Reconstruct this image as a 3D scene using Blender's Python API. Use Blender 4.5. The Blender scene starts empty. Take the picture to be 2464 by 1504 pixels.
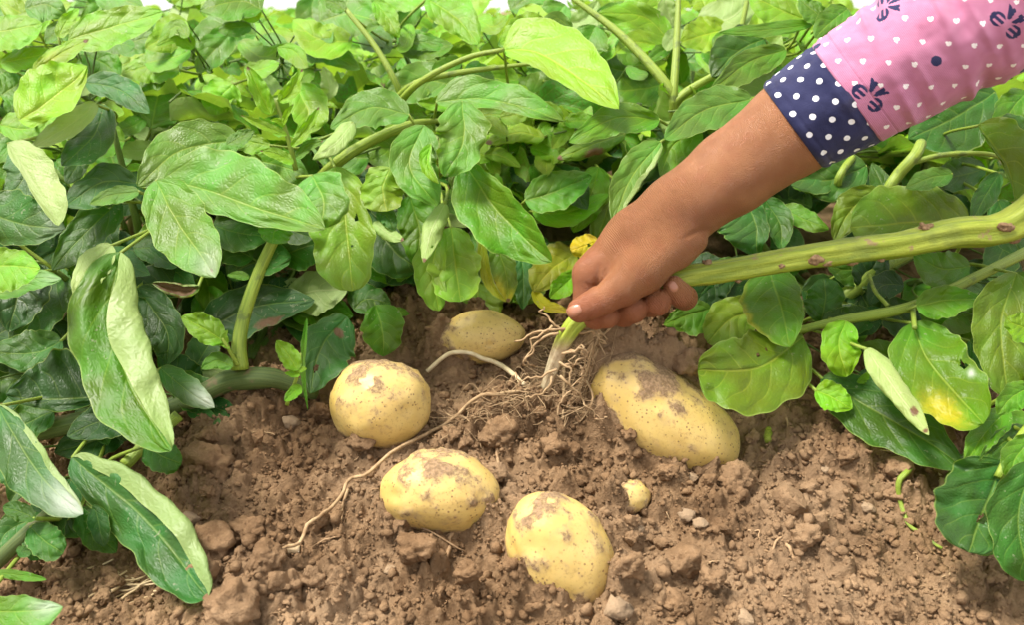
import bpy, math, random
import numpy as np
from mathutils import Vector, Matrix

random.seed(7)
rng = np.random.default_rng(7)
R = math.radians
scene = bpy.context.scene
COL = scene.collection

# ------------------------------------------------------------------ camera
PITCH = R(20.6)
CAM = np.array([0.0, 0.0, 0.36])
FPX = 1933.0                       # focal length in pixels of a 2463 x 1504 picture
cam_d = bpy.data.cameras.new('camera')
cam_d.sensor_width = 36.0
cam_d.lens = 36.0 * FPX / 2463.0
cam_d.clip_start = 0.01
cam_d.clip_end = 400.0
cam_d.dof.use_dof = True
cam_d.dof.focus_distance = 0.50
cam_d.dof.aperture_fstop = 11.5
cam_o = bpy.data.objects.new('camera', cam_d)
COL.objects.link(cam_o)
cam_o.location = CAM
cam_o.rotation_euler = (R(90) - PITCH, 0, 0)
scene.camera = cam_o

# ------------------------------------------------------------------ sky, sun, exposure
SUN_EL, SUN_AZ = R(64), R(268)     # azimuth clockwise from +Y: high, from the left
world = bpy.data.worlds.new('World')
scene.world = world
world.use_nodes = True
wn = world.node_tree
wn.nodes.clear()
wo = wn.nodes.new('ShaderNodeOutputWorld')
bg = wn.nodes.new('ShaderNodeBackground')
sky = wn.nodes.new('ShaderNodeTexSky')
sky.sky_type = 'NISHITA'
sky.sun_disc = False
sky.sun_elevation = SUN_EL
sky.sun_rotation = SUN_AZ
sky.air_density = 1.0
sky.dust_density = 2.0
sky.ozone_density = 1.0
bg.inputs['Strength'].default_value = 0.112
veil = wn.nodes.new('ShaderNodeMix'); veil.data_type = 'RGBA'
veil.inputs['Factor'].default_value = 0.8         # thin even cloud in front of the blue sky
veil.inputs[7].default_value = (6.7, 6.6, 6.4, 1)
wn.links.new(sky.outputs[0], veil.inputs[6])
wn.links.new(veil.outputs[2], bg.inputs['Color'])
wn.links.new(bg.outputs[0], wo.inputs['Surface'])

sun_d = bpy.data.lights.new('sun', 'SUN')
sun_d.energy = 3.8
sun_d.angle = R(20)
sun_d.color = (1.0, 0.95, 0.87)
sun_o = bpy.data.objects.new('sun', sun_d)
COL.objects.link(sun_o)
sv = Vector((math.sin(SUN_AZ) * math.cos(SUN_EL), math.cos(SUN_AZ) * math.cos(SUN_EL), math.sin(SUN_EL)))
sun_o.rotation_euler = sv.to_track_quat('Z', 'Y').to_euler()

vs = scene.view_settings
vs.view_transform = 'Standard'
vs.look = 'None'
vs.gamma = 1.0
vs.use_curve_mapping = False
vs.exposure = 1.0
scene.render.engine = 'CYCLES'
scene.cycles.use_denoising = True
scene.cycles.max_bounces = 5
scene.cycles.diffuse_bounces = 3
scene.cycles.use_adaptive_sampling = True
scene.cycles.adaptive_threshold = 0.03
scene.cycles.glossy_bounces = 2
scene.cycles.transmission_bounces = 4
scene.cycles.transparent_max_bounces = 4

# ------------------------------------------------------------------ geometry helpers
RIGHT = np.array([1.0, 0, 0])
FWD = np.array([0, math.cos(PITCH), -math.sin(PITCH)])
UP = np.array([0, math.sin(PITCH), math.cos(PITCH)])

def at(x, y, d):
    """point seen at picture position x, y (2463 x 1504) lying d metres in front of the camera"""
    x = np.asarray(x, float); y = np.asarray(y, float); d = np.asarray(d, float)
    a = ((x - 1231.5) / FPX * d)[..., None] * RIGHT
    b = (-(y - 752.0) / FPX * d)[..., None] * UP
    return CAM + a + b + d[..., None] * FWD

def project(P):
    q = np.asarray(P, float) - CAM
    d = q @ FWD
    return 1231.5 + FPX * (q @ RIGHT) / d, 752.0 - FPX * (q @ UP) / d, d

def hashi(ix, iy, iz, seed):
    h = (ix.astype(np.uint32) * np.uint32(374761393) + iy.astype(np.uint32) * np.uint32(668265263)
         + iz.astype(np.uint32) * np.uint32(2246822519) + np.uint32((seed * 3266489917) & 0xffffffff))
    h ^= h >> np.uint32(15); h *= np.uint32(2246822519)
    h ^= h >> np.uint32(13); h *= np.uint32(3266489917)
    h ^= h >> np.uint32(16)
    return h.astype(np.float64) / 4294967295.0 * 2 - 1

def vnoise(p, seed=0):
    p = np.asarray(p, float)
    f = np.floor(p)
    i = f.astype(np.int64)
    t = p - f
    t = t * t * t * (t * (t * 6 - 15) + 10)
    out = 0
    for dx in (0, 1):
        wx = t[..., 0] if dx else 1 - t[..., 0]
        for dy in (0, 1):
            wy = t[..., 1] if dy else 1 - t[..., 1]
            for dz in (0, 1):
                wz = t[..., 2] if dz else 1 - t[..., 2]
                out = out + wx * wy * wz * hashi(i[..., 0] + dx, i[..., 1] + dy, i[..., 2] + dz, seed)
    return out

def fbm(p, octs=4, seed=0, gain=0.5, lac=2.03):
    a, s, out = 1.0, 1.0, 0
    for o in range(octs):
        out = out + a * vnoise(np.asarray(p) * s + 17.3 * o, seed + o)
        a *= gain; s *= lac
    return out

def smooth(e0, e1, x):
    t = np.clip((x - e0) / (e1 - e0), 0, 1)
    return t * t * (3 - 2 * t)

def make_mesh(name, V, F, mat=None, smooth_shade=True):
    V = np.ascontiguousarray(V, np.float32)
    me = bpy.data.meshes.new(name)
    if isinstance(F, np.ndarray):
        n, k = F.shape
        me.vertices.add(len(V)); me.vertices.foreach_set('co', V.ravel())
        me.loops.add(n * k); me.loops.foreach_set('vertex_index', np.ascontiguousarray(F, np.int32).ravel())
        me.polygons.add(n)
        me.polygons.foreach_set('loop_start', np.arange(n, dtype=np.int32) * k)
        me.polygons.foreach_set('loop_total', np.full(n, k, np.int32))
        me.update(calc_edges=True)
    else:
        me.from_pydata([tuple(v) for v in V], [], F)
    if smooth_shade:
        me.polygons.foreach_set('use_smooth', np.ones(len(me.polygons), bool))
    if mat:
        me.materials.append(mat)
    return me

def add_uv(me, uv):
    l = me.uv_layers.new(name='UVMap')
    idx = np.empty(len(me.loops), np.int32)
    me.loops.foreach_get('vertex_index', idx)
    l.data.foreach_set('uv', np.ascontiguousarray(uv[idx], np.float32).ravel())

def add_col(me, name, rgb):
    a = me.color_attributes.new(name, 'FLOAT_COLOR', 'POINT')
    c = np.ones((len(me.vertices), 4), np.float32)
    c[:, :3] = rgb
    a.data.foreach_set('color', c.ravel())

def add_float(me, name, v):
    a = me.attributes.new(name, 'FLOAT', 'POINT')
    a.data.foreach_set('value', np.ascontiguousarray(v, np.float32))

def link(name, data, parent=None, loc=(0, 0, 0)):
    o = bpy.data.objects.new(name, data)
    COL.objects.link(o)
    o.location = loc
    if parent is not None:
        o.parent = parent
    return o

def tag(o, label, cat, group=None, kind=None):
    if label: o['label'] = label
    if cat: o['category'] = cat
    if group: o['group'] = group
    if kind: o['kind'] = kind
    return o

def catmull(P, n):
    P = np.asarray(P, float)
    if len(P) == 2:
        t = np.linspace(0, 1, n)[:, None]
        return P[0] * (1 - t) + P[1] * t
    Q = np.vstack([2 * P[0] - P[1], P, 2 * P[-1] - P[-2]])
    seg = np.linalg.norm(np.diff(P, axis=0), axis=1)
    cum = np.concatenate([[0], np.cumsum(seg)]) / seg.sum()
    out = []
    for s in np.linspace(0, 1, n):
        k = min(int(np.searchsorted(cum, s, 'right')) - 1, len(P) - 2)
        t = (s - cum[k]) / (cum[k + 1] - cum[k] + 1e-12)
        a, b, c, d = Q[k], Q[k + 1], Q[k + 2], Q[k + 3]
        out.append(0.5 * (2 * b + (c - a) * t + (2 * a - 5 * b + 4 * c - d) * t * t + (3 * b - a - 3 * c + d) * t ** 3))
    return np.array(out)

def grid_faces(nr, nc, wrap=False):
    r = np.arange(nr - 1)[:, None]
    c = np.arange(nc if wrap else nc - 1)[None, :]
    c2 = (c + 1) % nc
    return np.stack([r * nc + c, r * nc + c2, (r + 1) * nc + c2, (r + 1) * nc + c], -1).reshape(-1, 4)

def tube(P, rad, nseg=8, ridge=None, samples=None, seed=0, lump=0.0):
    """closed tube along P (n,3); rad is a list; ridge=(count, depth)"""
    n = samples or max(6, len(P) * 5)
    P = catmull(P, n)
    rad = np.interp(np.linspace(0, 1, n), np.linspace(0, 1, len(rad)), rad)
    T = np.gradient(P, axis=0)
    T /= np.linalg.norm(T, axis=1)[:, None] + 1e-12
    ref = np.array([0, 0, 1.0]) if abs(T[0][2]) < 0.9 else np.array([1.0, 0, 0])
    N = np.cross(T[0], ref); N /= np.linalg.norm(N)
    Ns = [N]
    for i in range(1, n):
        N = Ns[-1] - T[i] * (Ns[-1] @ T[i])
        N /= np.linalg.norm(N) + 1e-12
        Ns.append(N)
    Ns = np.array(Ns)
    Bs = np.cross(T, Ns)
    ang = np.linspace(0, 2 * math.pi, nseg, endpoint=False)
    rr = np.ones((n, nseg))
    if ridge:
        rr = rr + ridge[1] * np.cos(ridge[0] * ang)[None, :]
    V = P[:, None, :] + (rad[:, None] * rr)[..., None] * (np.cos(ang)[None, :, None] * Ns[:, None, :] + np.sin(ang)[None, :, None] * Bs[:, None, :])
    if lump > 0:
        s = 1.0 / (rad.mean() * 2.5)
        nz = fbm(V * s, 3, seed)
        V = V + (V - P[:, None, :]) * (nz * lump)[..., None]
    uv = np.stack(np.meshgrid(np.linspace(0, 1, nseg), np.linspace(0, 1, n)), -1).reshape(-1, 2)
    V = V.reshape(-1, 3)
    F = grid_faces(n, nseg, True)
    V = np.vstack([V, P[0], P[-1]])
    uv = np.vstack([uv, [[.5, 0], [.5, 1]]])
    c0 = len(V) - 2
    k = np.arange(nseg); k2 = (k + 1) % nseg
    caps = np.concatenate([np.stack([k2, k, np.full(nseg, c0), np.full(nseg, c0)], -1),
                           np.stack([(n - 1) * nseg + k, (n - 1) * nseg + k2, np.full(nseg, c0 + 1), np.full(nseg, c0 + 1)], -1)])
    tri = caps[:, :3]
    F = [tuple(f) for f in F] + [tuple(f) for f in tri]
    return V, F, uv

def tube_obj(name, P, rad, mat, parent=None, origin=None, nseg=8, **kw):
    P = np.asarray(P, float)
    V, F, uv = tube(P, rad, nseg, **kw)
    o0 = P[0] if origin is None else np.asarray(origin)
    me = make_mesh(name, V - o0, F, mat)
    add_uv(me, uv)
    ploc = np.array(parent['_w']) if parent is not None and '_w' in parent else np.zeros(3)
    o = link(name, me, parent, tuple(o0 - ploc))
    o['_w'] = [float(v) for v in o0]
    return o

# ------------------------------------------------------------------ material helpers
class NT:
    def __init__(self, name):
        self.m = bpy.data.materials.new(name)
        self.m.use_nodes = True
        self.t = self.m.node_tree
        self.t.nodes.clear()
    def n(self, typ, **kw):
        nd = self.t.nodes.new('ShaderNode' + typ)
        for k, v in kw.items():
            setattr(nd, k, v)
        return nd
    def l(self, a, b):
        self.t.links.new(a, b)
    def put(self, sock, v):
        if hasattr(v, 'is_linked') or isinstance(v, bpy.types.NodeSocket):
            self.l(v, sock)
        else:
            sock.default_value = v
    def math(self, op, a, b=0.0, c=None, clamp=False):
        nd = self.n('Math', operation=op); nd.use_clamp = clamp
        self.put(nd.inputs[0], a); self.put(nd.inputs[1], b)
        if c is not None: self.put(nd.inputs[2], c)
        return nd.outputs[0]
    def mix(self, fac, a, b, blend='MIX'):
        nd = self.n('Mix', data_type='RGBA', blend_type=blend)
        self.put(nd.inputs['Factor'], fac)
        self.put(nd.inputs[6], a if not isinstance(a, tuple) else (*a, 1)[:4])
        self.put(nd.inputs[7], b if not isinstance(b, tuple) else (*b, 1)[:4])
        return nd.outputs[2]
    def ramp(self, v, lo, hi, a=0.0, b=1.0, smoothstep=True):
        nd = self.n('MapRange', interpolation_type='SMOOTHSTEP' if smoothstep else 'LINEAR')
        self.put(nd.inputs[0], v)
        nd.inputs[1].default_value = lo; nd.inputs[2].default_value = hi
        nd.inputs[3].default_value = a; nd.inputs[4].default_value = b
        return nd.outputs[0]
    def noise(self, vec, scale, detail=3.0, rough=0.55, dist=0.0):
        nd = self.n('TexNoise')
        if vec is not None: self.l(vec, nd.inputs['Vector'])
        nd.inputs['Scale'].default_value = scale
        nd.inputs['Detail'].default_value = detail
        nd.inputs['Roughness'].default_value = rough
        nd.inputs['Distortion'].default_value = dist
        return nd.outputs['Fac']
    def voro(self, vec, scale, feature='F1', rnd=1.0):
        nd = self.n('TexVoronoi', feature=feature)
        if vec is not None: self.l(vec, nd.inputs['Vector'])
        nd.inputs['Scale'].default_value = scale
        nd.inputs['Randomness'].default_value = rnd
        return nd.outputs['Distance']
    def bump(self, h, strength, dist, normal=None):
        nd = self.n('Bump')
        nd.inputs['Strength'].default_value = strength
        nd.inputs['Distance'].default_value = dist
        self.l(h, nd.inputs['Height'])
        if normal is not None: self.l(normal, nd.inputs['Normal'])
        return nd.outputs[0]
    def geo(self):
        return self.n('NewGeometry')
    def obj(self):
        return self.n('TexCoord').outputs['Object']
    def principled(self, color, rough=0.6, normal=None, spec=0.5, **kw):
        p = self.n('BsdfPrincipled')
        self.put(p.inputs['Base Color'], color if not isinstance(color, tuple) else (*color, 1)[:4])
        self.put(p.inputs['Roughness'], rough)
        self.put(p.inputs['Specular IOR Level'], spec)
        if normal is not None: self.l(normal, p.inputs['Normal'])
        for k, v in kw.items():
            self.put(p.inputs[k.replace('_', ' ')], v)
        return p
    def out(self, sh):
        o = self.n('OutputMaterial')
        self.l(sh, o.inputs['Surface'])
        return self.m

def mat_leaf():
    t = NT('leaf_surface')
    uv = t.n('UVMap').outputs[0]
    sp = t.n('SeparateXYZ'); t.l(uv, sp.inputs[0])
    u, v = sp.outputs[0], sp.outputs[1]
    oi = t.n('ObjectInfo')
    su = t.math('SUBTRACT', u, 0.5)
    au = t.math('MULTIPLY', t.math('ABSOLUTE', su), 2.0)
    sgn = t.math('SIGN', su)
    rnd = t.math('MULTIPLY', oi.outputs['Random'], 6.28)
    # rippled coordinates so veins are never ruler straight
    wob = t.math('ADD', t.math('SINE', t.math('ADD', t.math('MULTIPLY', u, 11.0), rnd)), t.math('SINE', t.math('ADD', t.math('MULTIPLY', v, 17.0), t.math('MULTIPLY', u, 7.0))))
    vv = t.math('ADD', v, t.math('MULTIPLY', wob, 0.013))
    midrib = t.ramp(au, 0.012, 0.05, 1.0, 0.0)
    arc = t.math('MULTIPLY', t.math('POWER', au, 1.3), 0.30)
    ph = t.math('ADD', t.math('MULTIPLY', t.math('SUBTRACT', vv, arc), 5.2), t.math('MULTIPLY', sgn, 0.22))
    fr = t.math('FRACT', ph)
    dist = t.math('MINIMUM', fr, t.math('SUBTRACT', 1.0, fr))
    lat = t.ramp(dist, 0.010, 0.055, 1.0, 0.0)
    lat = t.math('MULTIPLY', lat, t.ramp(au, 0.45, 0.95, 1.0, 0.1))
    mp = t.n('Mapping'); mp.inputs['Scale'].default_value = (1.0, 1.7, 1.0); t.l(uv, mp.inputs[0])
    net = t.voro(mp.outputs[0], 19.0, 'DISTANCE_TO_EDGE')
    netl = t.ramp(net, 0.0, 0.09, 1.0, 0.0)
    veins = t.math('MAXIMUM', midrib, t.math('MULTIPLY', lat, 0.6))
    hgt = t.math('SUBTRACT', t.math('MULTIPLY', t.ramp(dist, 0.0, 0.16), 0.42), t.math('MULTIPLY', midrib, 0.7))
    hgt = t.math('ADD', hgt, t.math('MULTIPLY', t.ramp(net, 0.0, 0.35), 0.36))
    base = oi.outputs['Color']
    ob = t.obj()
    nn = t.n('TexNoise'); t.l(ob, nn.inputs['Vector'])
    nn.inputs['Scale'].default_value = 34.0; nn.inputs['Detail'].default_value = 2.0
    n1 = nn.outputs['Fac']
    n2 = t.noise(ob, 300.0, 2.0, 0.65)
    hgt = t.math('ADD', hgt, t.math('MULTIPLY', n2, 0.16))
    nrm = t.bump(hgt, 0.36, 0.0013)
    hsv = t.n('HueSaturation')
    t.l(base, hsv.inputs['Color'])
    t.l(t.ramp(n1, 0.3, 0.7, 0.480, 0.517), hsv.inputs['Hue'])
    t.l(t.ramp(n1, 0.25, 0.75, 0.78, 1.25), hsv.inputs['Value'])
    c = hsv.outputs[0]
    vein_col = t.mix(0.28, t.mix(1.0, c, (1.9, 1.45, 1.2), 'MULTIPLY'), (0.30, 0.38, 0.08))
    c = t.mix(t.math('MULTIPLY', veins, 0.7), c, vein_col)
    c = t.mix(t.math('MULTIPLY', netl, 0.16), c, t.mix(1.0, c, (0.5, 0.7, 0.45), 'MULTIPLY'))
    rim = t.ramp(au, 0.955, 0.99)
    c = t.mix(t.math('MULTIPLY', rim, 0.4), c, (0.36, 0.45, 0.11))
    dust = t.math('MULTIPLY', t.ramp(n2, 0.62, 0.70), t.ramp(n1, 0.48, 0.62))
    c = t.mix(t.math('MULTIPLY', dust, 0.45), c, (0.36, 0.36, 0.24))
    geo = t.geo()
    und = t.mix(0.66, c, (0.36, 0.46, 0.16))
    und = t.mix(t.math('MULTIPLY', veins, 0.5), und, (0.42, 0.48, 0.22))
    c = t.mix(geo.outputs['Backfacing'], c, und)
    # blemishes and painted whitish tip sheen carried on the mesh
    at_ = t.n('Attribute', attribute_name='spot')
    sr = t.n('SeparateColor'); t.l(at_.outputs['Color'], sr.inputs[0])
    jit = t.math('MULTIPLY', t.math('SUBTRACT', n2, 0.5), 1.1)
    yel = t.ramp(t.math('ADD', sr.outputs[0], t.math('MULTIPLY', jit, sr.outputs[0])), 0.05, 1.0)
    brn = t.ramp(t.math('ADD', sr.outputs[1], t.math('MULTIPLY', jit, sr.outputs[1])), 0.3, 0.6)
    wht = sr.outputs[2]
    c = t.mix(t.math('MULTIPLY', yel, 0.85), c, (0.46, 0.39, 0.015))
    c = t.mix(brn, c, (0.16, 0.085, 0.04))
    c = t.mix(t.math('MULTIPLY', wht, 0.75), c, (0.62, 0.66, 0.58))  # whitish sheen painted into the colour, and small pale spots
    rough = t.ramp(n1, 0.2, 0.8, 0.40, 0.58)
    p = t.principled(c, rough, nrm, 0.36)
    tr = t.n('BsdfTranslucent')
    tc = t.mix(1.0, c, (1.25, 1.45, 0.30), 'MULTIPLY')
    t.l(tc, tr.inputs[0])
    mx = t.n('MixShader'); mx.inputs[0].default_value = 0.30
    t.l(p.outputs[0], mx.inputs[1]); t.l(tr.outputs[0], mx.inputs[2])
    return t.out(mx.outputs[0])

def mat_stem(name, c1, c2, c3=None, rough=0.5):
    t = NT(name)
    ob = t.obj()
    uv = t.n('UVMap').outputs[0]
    mp = t.n('Mapping'); mp.inputs['Scale'].default_value = (14.0, 2.0, 1.0); t.l(uv, mp.inputs[0])
    st = t.noise(mp.outputs[0], 1.6, 4.0, 0.6)
    n = t.noise(ob, 90.0, 4.0)
    c = t.mix(t.ramp(st, 0.3, 0.7), c1, c2)
    if c3:
        c = t.mix(t.math('MULTIPLY', t.ramp(n, 0.56, 0.68), 0.8), c, c3)
    h = t.math('ADD', t.math('MULTIPLY', st, 1.0), t.math('MULTIPLY', t.noise(ob, 700.0, 3.0), 0.35))
    p = t.principled(c, rough, t.bump(h, 0.5, 0.0012), 0.45)
    return t.out(p.outputs[0])

def mat_stalk():
    """pulled main stalk: lime green with a whitish buried end (attribute 'buried') and tan scars"""
    t = NT('stalk_skin')
    ob = t.obj()
    uv = t.n('UVMap').outputs[0]
    mp = t.n('Mapping'); mp.inputs['Scale'].default_value = (10.0, 7.0, 1.0); t.l(uv, mp.inputs[0])
    st = t.noise(mp.outputs[0], 1.3, 4.0, 0.6)
    n = t.noise(ob, 60.0, 5.0, 0.65)
    c = t.mix(t.ramp(st, 0.3, 0.7), (0.17, 0.235, 0.014), (0.36, 0.42, 0.045))
    c = t.mix(t.math('MULTIPLY', t.ramp(t.noise(ob, 45.0, 3.0), 0.5, 0.72), 0.6), c, (0.13, 0.17, 0.03))
    c = t.mix(t.math('MULTIPLY', t.ramp(n, 0.6, 0.68), 0.85), c, (0.30, 0.19, 0.10))
    b = t.n('Attribute', attribute_name='buried').outputs['Fac']
    wh = t.mix(t.ramp(n, 0.4, 0.62), (0.62, 0.52, 0.33), (0.36, 0.24, 0.13))
    c = t.mix(t.ramp(b, 0.25, 0.75), c, wh)
    h = t.math('ADD', st, t.math('MULTIPLY', t.noise(ob, 600.0, 3.0), 0.4))
    p = t.principled(c, 0.5, t.bump(h, 0.6, 0.0014), 0.45)
    return t.out(p.outputs[0])

def mat_soil(name='soil_earth', tint=(1, 1, 1), pale=0.0):
    t = NT(name)
    g = t.geo().outputs['Position']
    n0 = t.noise(g, 9.0, 3.0)
    n1 = t.noise(g, 60.0, 5.0, 0.62)
    n2 = t.noise(g, 420.0, 4.0, 0.65)
    dark = tuple(a * b for a, b in zip((0.136, 0.080, 0.041), tint))
    mid = tuple(a * b for a, b in zip((0.255, 0.158, 0.084), tint))
    lite = tuple(a * b for a, b in zip((0.385, 0.262, 0.155), tint))
    c = t.mix(t.ramp(n1, 0.32, 0.66), dark, mid)
    c = t.mix(t.math('MULTIPLY', t.ramp(n0, 0.42, 0.66), 0.55), c, lite)
    c = t.mix(t.math('MULTIPLY', t.ramp(n2, 0.52, 0.75), 0.45), c, lite)
    c = t.mix(t.math('MULTIPLY', t.ramp(n2, 0.46, 0.28), 0.5), c, dark)
    c = t.mix(t.ramp(t.noise(g, 5.5, 3.0, 0.6), 0.46, 0.66, 0.0, 0.55), c, t.mix(1.0, c, (0.60, 0.55, 0.52), 'MULTIPLY'))
    if pale > 0:
        c = t.mix(pale, c, (0.44, 0.33, 0.22))
    h = t.noise(g, 380.0, 4.0, 0.75)
    p = t.principled(c, 0.95, t.bump(h, 0.9, 0.0026), 0.10)
    return t.out(p.outputs[0])

def mat_potato():
    t = NT('potato_skin')
    ob = t.obj()
    d = t.n('Attribute', attribute_name='dirt').outputs['Fac']
    n1 = t.noise(ob, 22.0, 3.0)
    c = t.mix(t.ramp(n1, 0.3, 0.7), (0.56, 0.385, 0.105), (0.66, 0.495, 0.185))
    c = t.mix(t.math('MULTIPLY', t.ramp(t.noise(ob, 14.0, 2.0), 0.5, 0.75), 0.5), c, (0.58, 0.36, 0.08))
    # netted skin and pores
    fine = t.noise(ob, 420.0, 4.0, 0.7)
    c = t.mix(t.math('MULTIPLY', t.ramp(fine, 0.50, 0.68), t.ramp(n1, 0.35, 0.65, 0.15, 0.65)), c, (0.40, 0.24, 0.08))
    pores = t.ramp(t.voro(ob, 330.0), 0.14, 0.27, 1.0, 0.0)
    pm = t.ramp(t.noise(ob, 60.0, 2.0), 0.36, 0.54)
    c = t.mix(t.math('MULTIPLY', t.math('MULTIPLY', pores, pm), 0.8), c, (0.20, 0.11, 0.05))
    # clinging soil
    jit = t.math('MULTIPLY', t.math('SUBTRACT', t.noise(ob, 430.0, 5.0, 0.8), 0.5), 1.7)
    dm = t.math('MULTIPLY', t.ramp(t.math('ADD', d, jit), 0.42, 0.80), 0.93)
    film = t.math('MULTIPLY', t.ramp(t.math('ADD', d, t.math('MULTIPLY', jit, 0.5)), 0.05, 0.6), 0.62)
    sc = t.mix(t.ramp(t.noise(ob, 500.0, 3.0), 0.35, 0.65), (0.165, 0.10, 0.052), (0.31, 0.20, 0.112))
    c = t.mix(film, c, (0.42, 0.28, 0.14))
    c = t.mix(dm, c, sc)
    h = t.math('ADD', t.math('MULTIPLY', t.noise(ob, 240.0, 4.0, 0.6), 0.35), t.math('MULTIPLY', dm, t.math('ADD', 0.7, t.noise(ob, 900.0, 3.0))))
    rough = t.math('ADD', 0.46, t.math('MULTIPLY', dm, 0.48))
    p = t.principled(c, rough, t.bump(h, 0.55, 0.0009), 0.4)
    p.inputs['Subsurface Weight'].default_value = 0.12
    p.inputs['Subsurface Radius'].default_value = (0.006, 0.004, 0.001)
    return t.out(p.outputs[0])

def mat_skin():
    t = NT('skin')
    ob = t.obj()
    red = t.n('Attribute', attribute_name='red').outputs['Fac']
    n1 = t.noise(ob, 40.0, 3.0)
    n2 = t.noise(ob, 900.0, 3.0, 0.6)
    c = t.mix(t.ramp(n1, 0.3, 0.7), (0.265, 0.102, 0.038), (0.345, 0.146, 0.058))
    c = t.mix(t.math('MULTIPLY', t.ramp(t.noise(ob, 95.0, 4.0, 0.65), 0.45, 0.7), 0.35), c, (0.30, 0.095, 0.040))
    c = t.mix(t.math('MULTIPLY', red, 0.6), c, (0.30, 0.088, 0.042))
    c = t.mix(t.math('MULTIPLY', t.ramp(n2, 0.5, 0.75), 0.25), c, (0.22, 0.085, 0.036))
    mp = t.n('Mapping')
    mp.inputs['Rotation'].default_value = (0, 0, 0)
    t.l(ob, mp.inputs[0])
    wv = t.n('TexWave', wave_type='BANDS', bands_direction='X')
    at2 = t.n('Attribute', attribute_name='along').outputs['Fac']
    cm = t.n('CombineXYZ'); t.l(at2, cm.inputs[0])
    t.l(t.math('MULTIPLY', t.noise(ob, 70.0, 3.0), 0.02), cm.inputs[1])
    # cross wrinkles run round the limb: bands of the 'along' attribute shifted by noise
    ph = t.math('ADD', t.math('MULTIPLY', at2, 780.0), t.math('MULTIPLY', t.noise(ob, 90.0, 2.0, 0.5), 3.0))
    wr = t.math('SINE', t.math('MULTIPLY', ph, 6.283))
    wrm = t.n('Attribute', attribute_name='wrinkle').outputs['Fac']
    cells = t.voro(ob, 950.0, 'DISTANCE_TO_EDGE')
    h = t.math('ADD', t.math('MULTIPLY', t.math('MULTIPLY', wr, wrm), 0.22), t.math('MULTIPLY', t.ramp(cells, 0, 0.2), 0.3))
    h = t.math('ADD', h, t.math('MULTIPLY', n2, 0.3))
    p = t.principled(c, 0.47, t.bump(h, 1.0, 0.0011), 0.40)
    p.inputs['Subsurface Weight'].default_value = 0.06
    p.inputs['Subsurface Radius'].default_value = (0.003, 0.0012, 0.0006)
    return t.out(p.outputs[0])

def mat_nail():
    t = NT('nail')
    p = t.principled((0.40, 0.18, 0.11), 0.32, None, 0.5)
    p.inputs['Subsurface Weight'].default_value = 0.2
    p.inputs['Subsurface Radius'].default_value = (0.004, 0.002, 0.001)
    return t.out(p.outputs[0])

def mat_pink():
    t = NT('printed_knit')
    uv = t.n('UVMap').outputs[0]
    sp = t.n('SeparateXYZ'); t.l(uv, sp.inputs[0])
    pr = t.n('Attribute', attribute_name='print')
    sc = t.n('SeparateColor'); t.l(pr.outputs['Color'], sc.inputs[0])
    ob = t.obj()
    n = t.noise(ob, 120.0, 4.0)
    ph = t.math('ADD', t.math('MULTIPLY', sp.outputs[1], 1.0 / 0.0011), t.math('MULTIPLY', t.noise(ob, 60.0, 2.0), 0.6))
    rib = t.math('SINE', t.math('MULTIPLY', ph, 6.283))
    c = t.mix(t.ramp(n, 0.3, 0.7), (0.45, 0.165, 0.275), (0.52, 0.205, 0.33))
    c = t.mix(t.ramp(rib, 0.2, 1.0, 0.0, 0.14), c, (0.38, 0.085, 0.22))
    c = t.mix(t.ramp(sc.outputs[0], 0.35, 0.65), c, (0.86, 0.80, 0.80))
    c = t.mix(t.ramp(sc.outputs[1], 0.35, 0.65), c, (0.018, 0.020, 0.075))
    c = t.mix(t.math('MULTIPLY', sc.outputs[2], 0.6), c, (0.30, 0.09, 0.16))
    fz = t.noise(ob, 1500.0, 2.0)
    h = t.math('ADD', t.math('MULTIPLY', rib, 0.4), fz)
    p = t.principled(c, 0.9, t.bump(h, 0.45, 0.0006), 0.15)
    p.inputs['Sheen Weight'].default_value = 0.2
    p.inputs['Sheen Roughness'].default_value = 0.5
    return t.out(p.outputs[0])

def mat_navy():
    t = NT('navy_dotted_cotton')
    uv = t.n('UVMap').outputs[0]
    sp = t.n('SeparateXYZ'); t.l(uv, sp.inputs[0])
    b, a = sp.outputs[0], sp.outputs[1]
    S = 0.0121                       # dot spacing, metres
    def cell(x):
        f = t.math('FRACT', x)
        return t.math('MULTIPLY', t.math('SUBTRACT', f, 0.5), S)
    p1 = t.math('DIVIDE', t.math('ADD', t.math('MULTIPLY', a, 0.73), t.math('MULTIPLY', b, 0.68)), S)
    p2 = t.math('DIVIDE', t.math('ADD', t.math('MULTIPLY', a, -0.68), t.math('MULTIPLY', b, 0.73)), S)
    dx, dy = cell(p1), cell(p2)
    d = t.math('SQRT', t.math('ADD', t.math('MULTIPLY', dx, dx), t.math('MULTIPLY', dy, dy)))
    ob = t.obj()
    d = t.math('ADD', d, t.math('MULTIPLY', t.math('SUBTRACT', t.noise(ob, 900.0, 2.0), 0.5), 0.0006))
    dot = t.ramp(d, 0.0019, 0.0022, 1.0, 0.0)
    n = t.noise(ob, 35.0, 4.0)
    c = t.mix(t.ramp(n, 0.35, 0.7), (0.012, 0.014, 0.055), (0.028, 0.030, 0.085))
    c = t.mix(t.math('MULTIPLY', t.ramp(t.noise(ob, 28.0, 3.0), 0.55, 0.75), 0.4), c, (0.10, 0.08, 0.085))
    c = t.mix(dot, c, (0.80, 0.80, 0.84))
    wv = t.noise(ob, 1400.0, 2.0)
    p = t.principled(c, 0.85, t.bump(wv, 0.5, 0.0006), 0.2)
    p.inputs['Sheen Weight'].default_value = 0.12
    return t.out(p.outputs[0])

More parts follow.
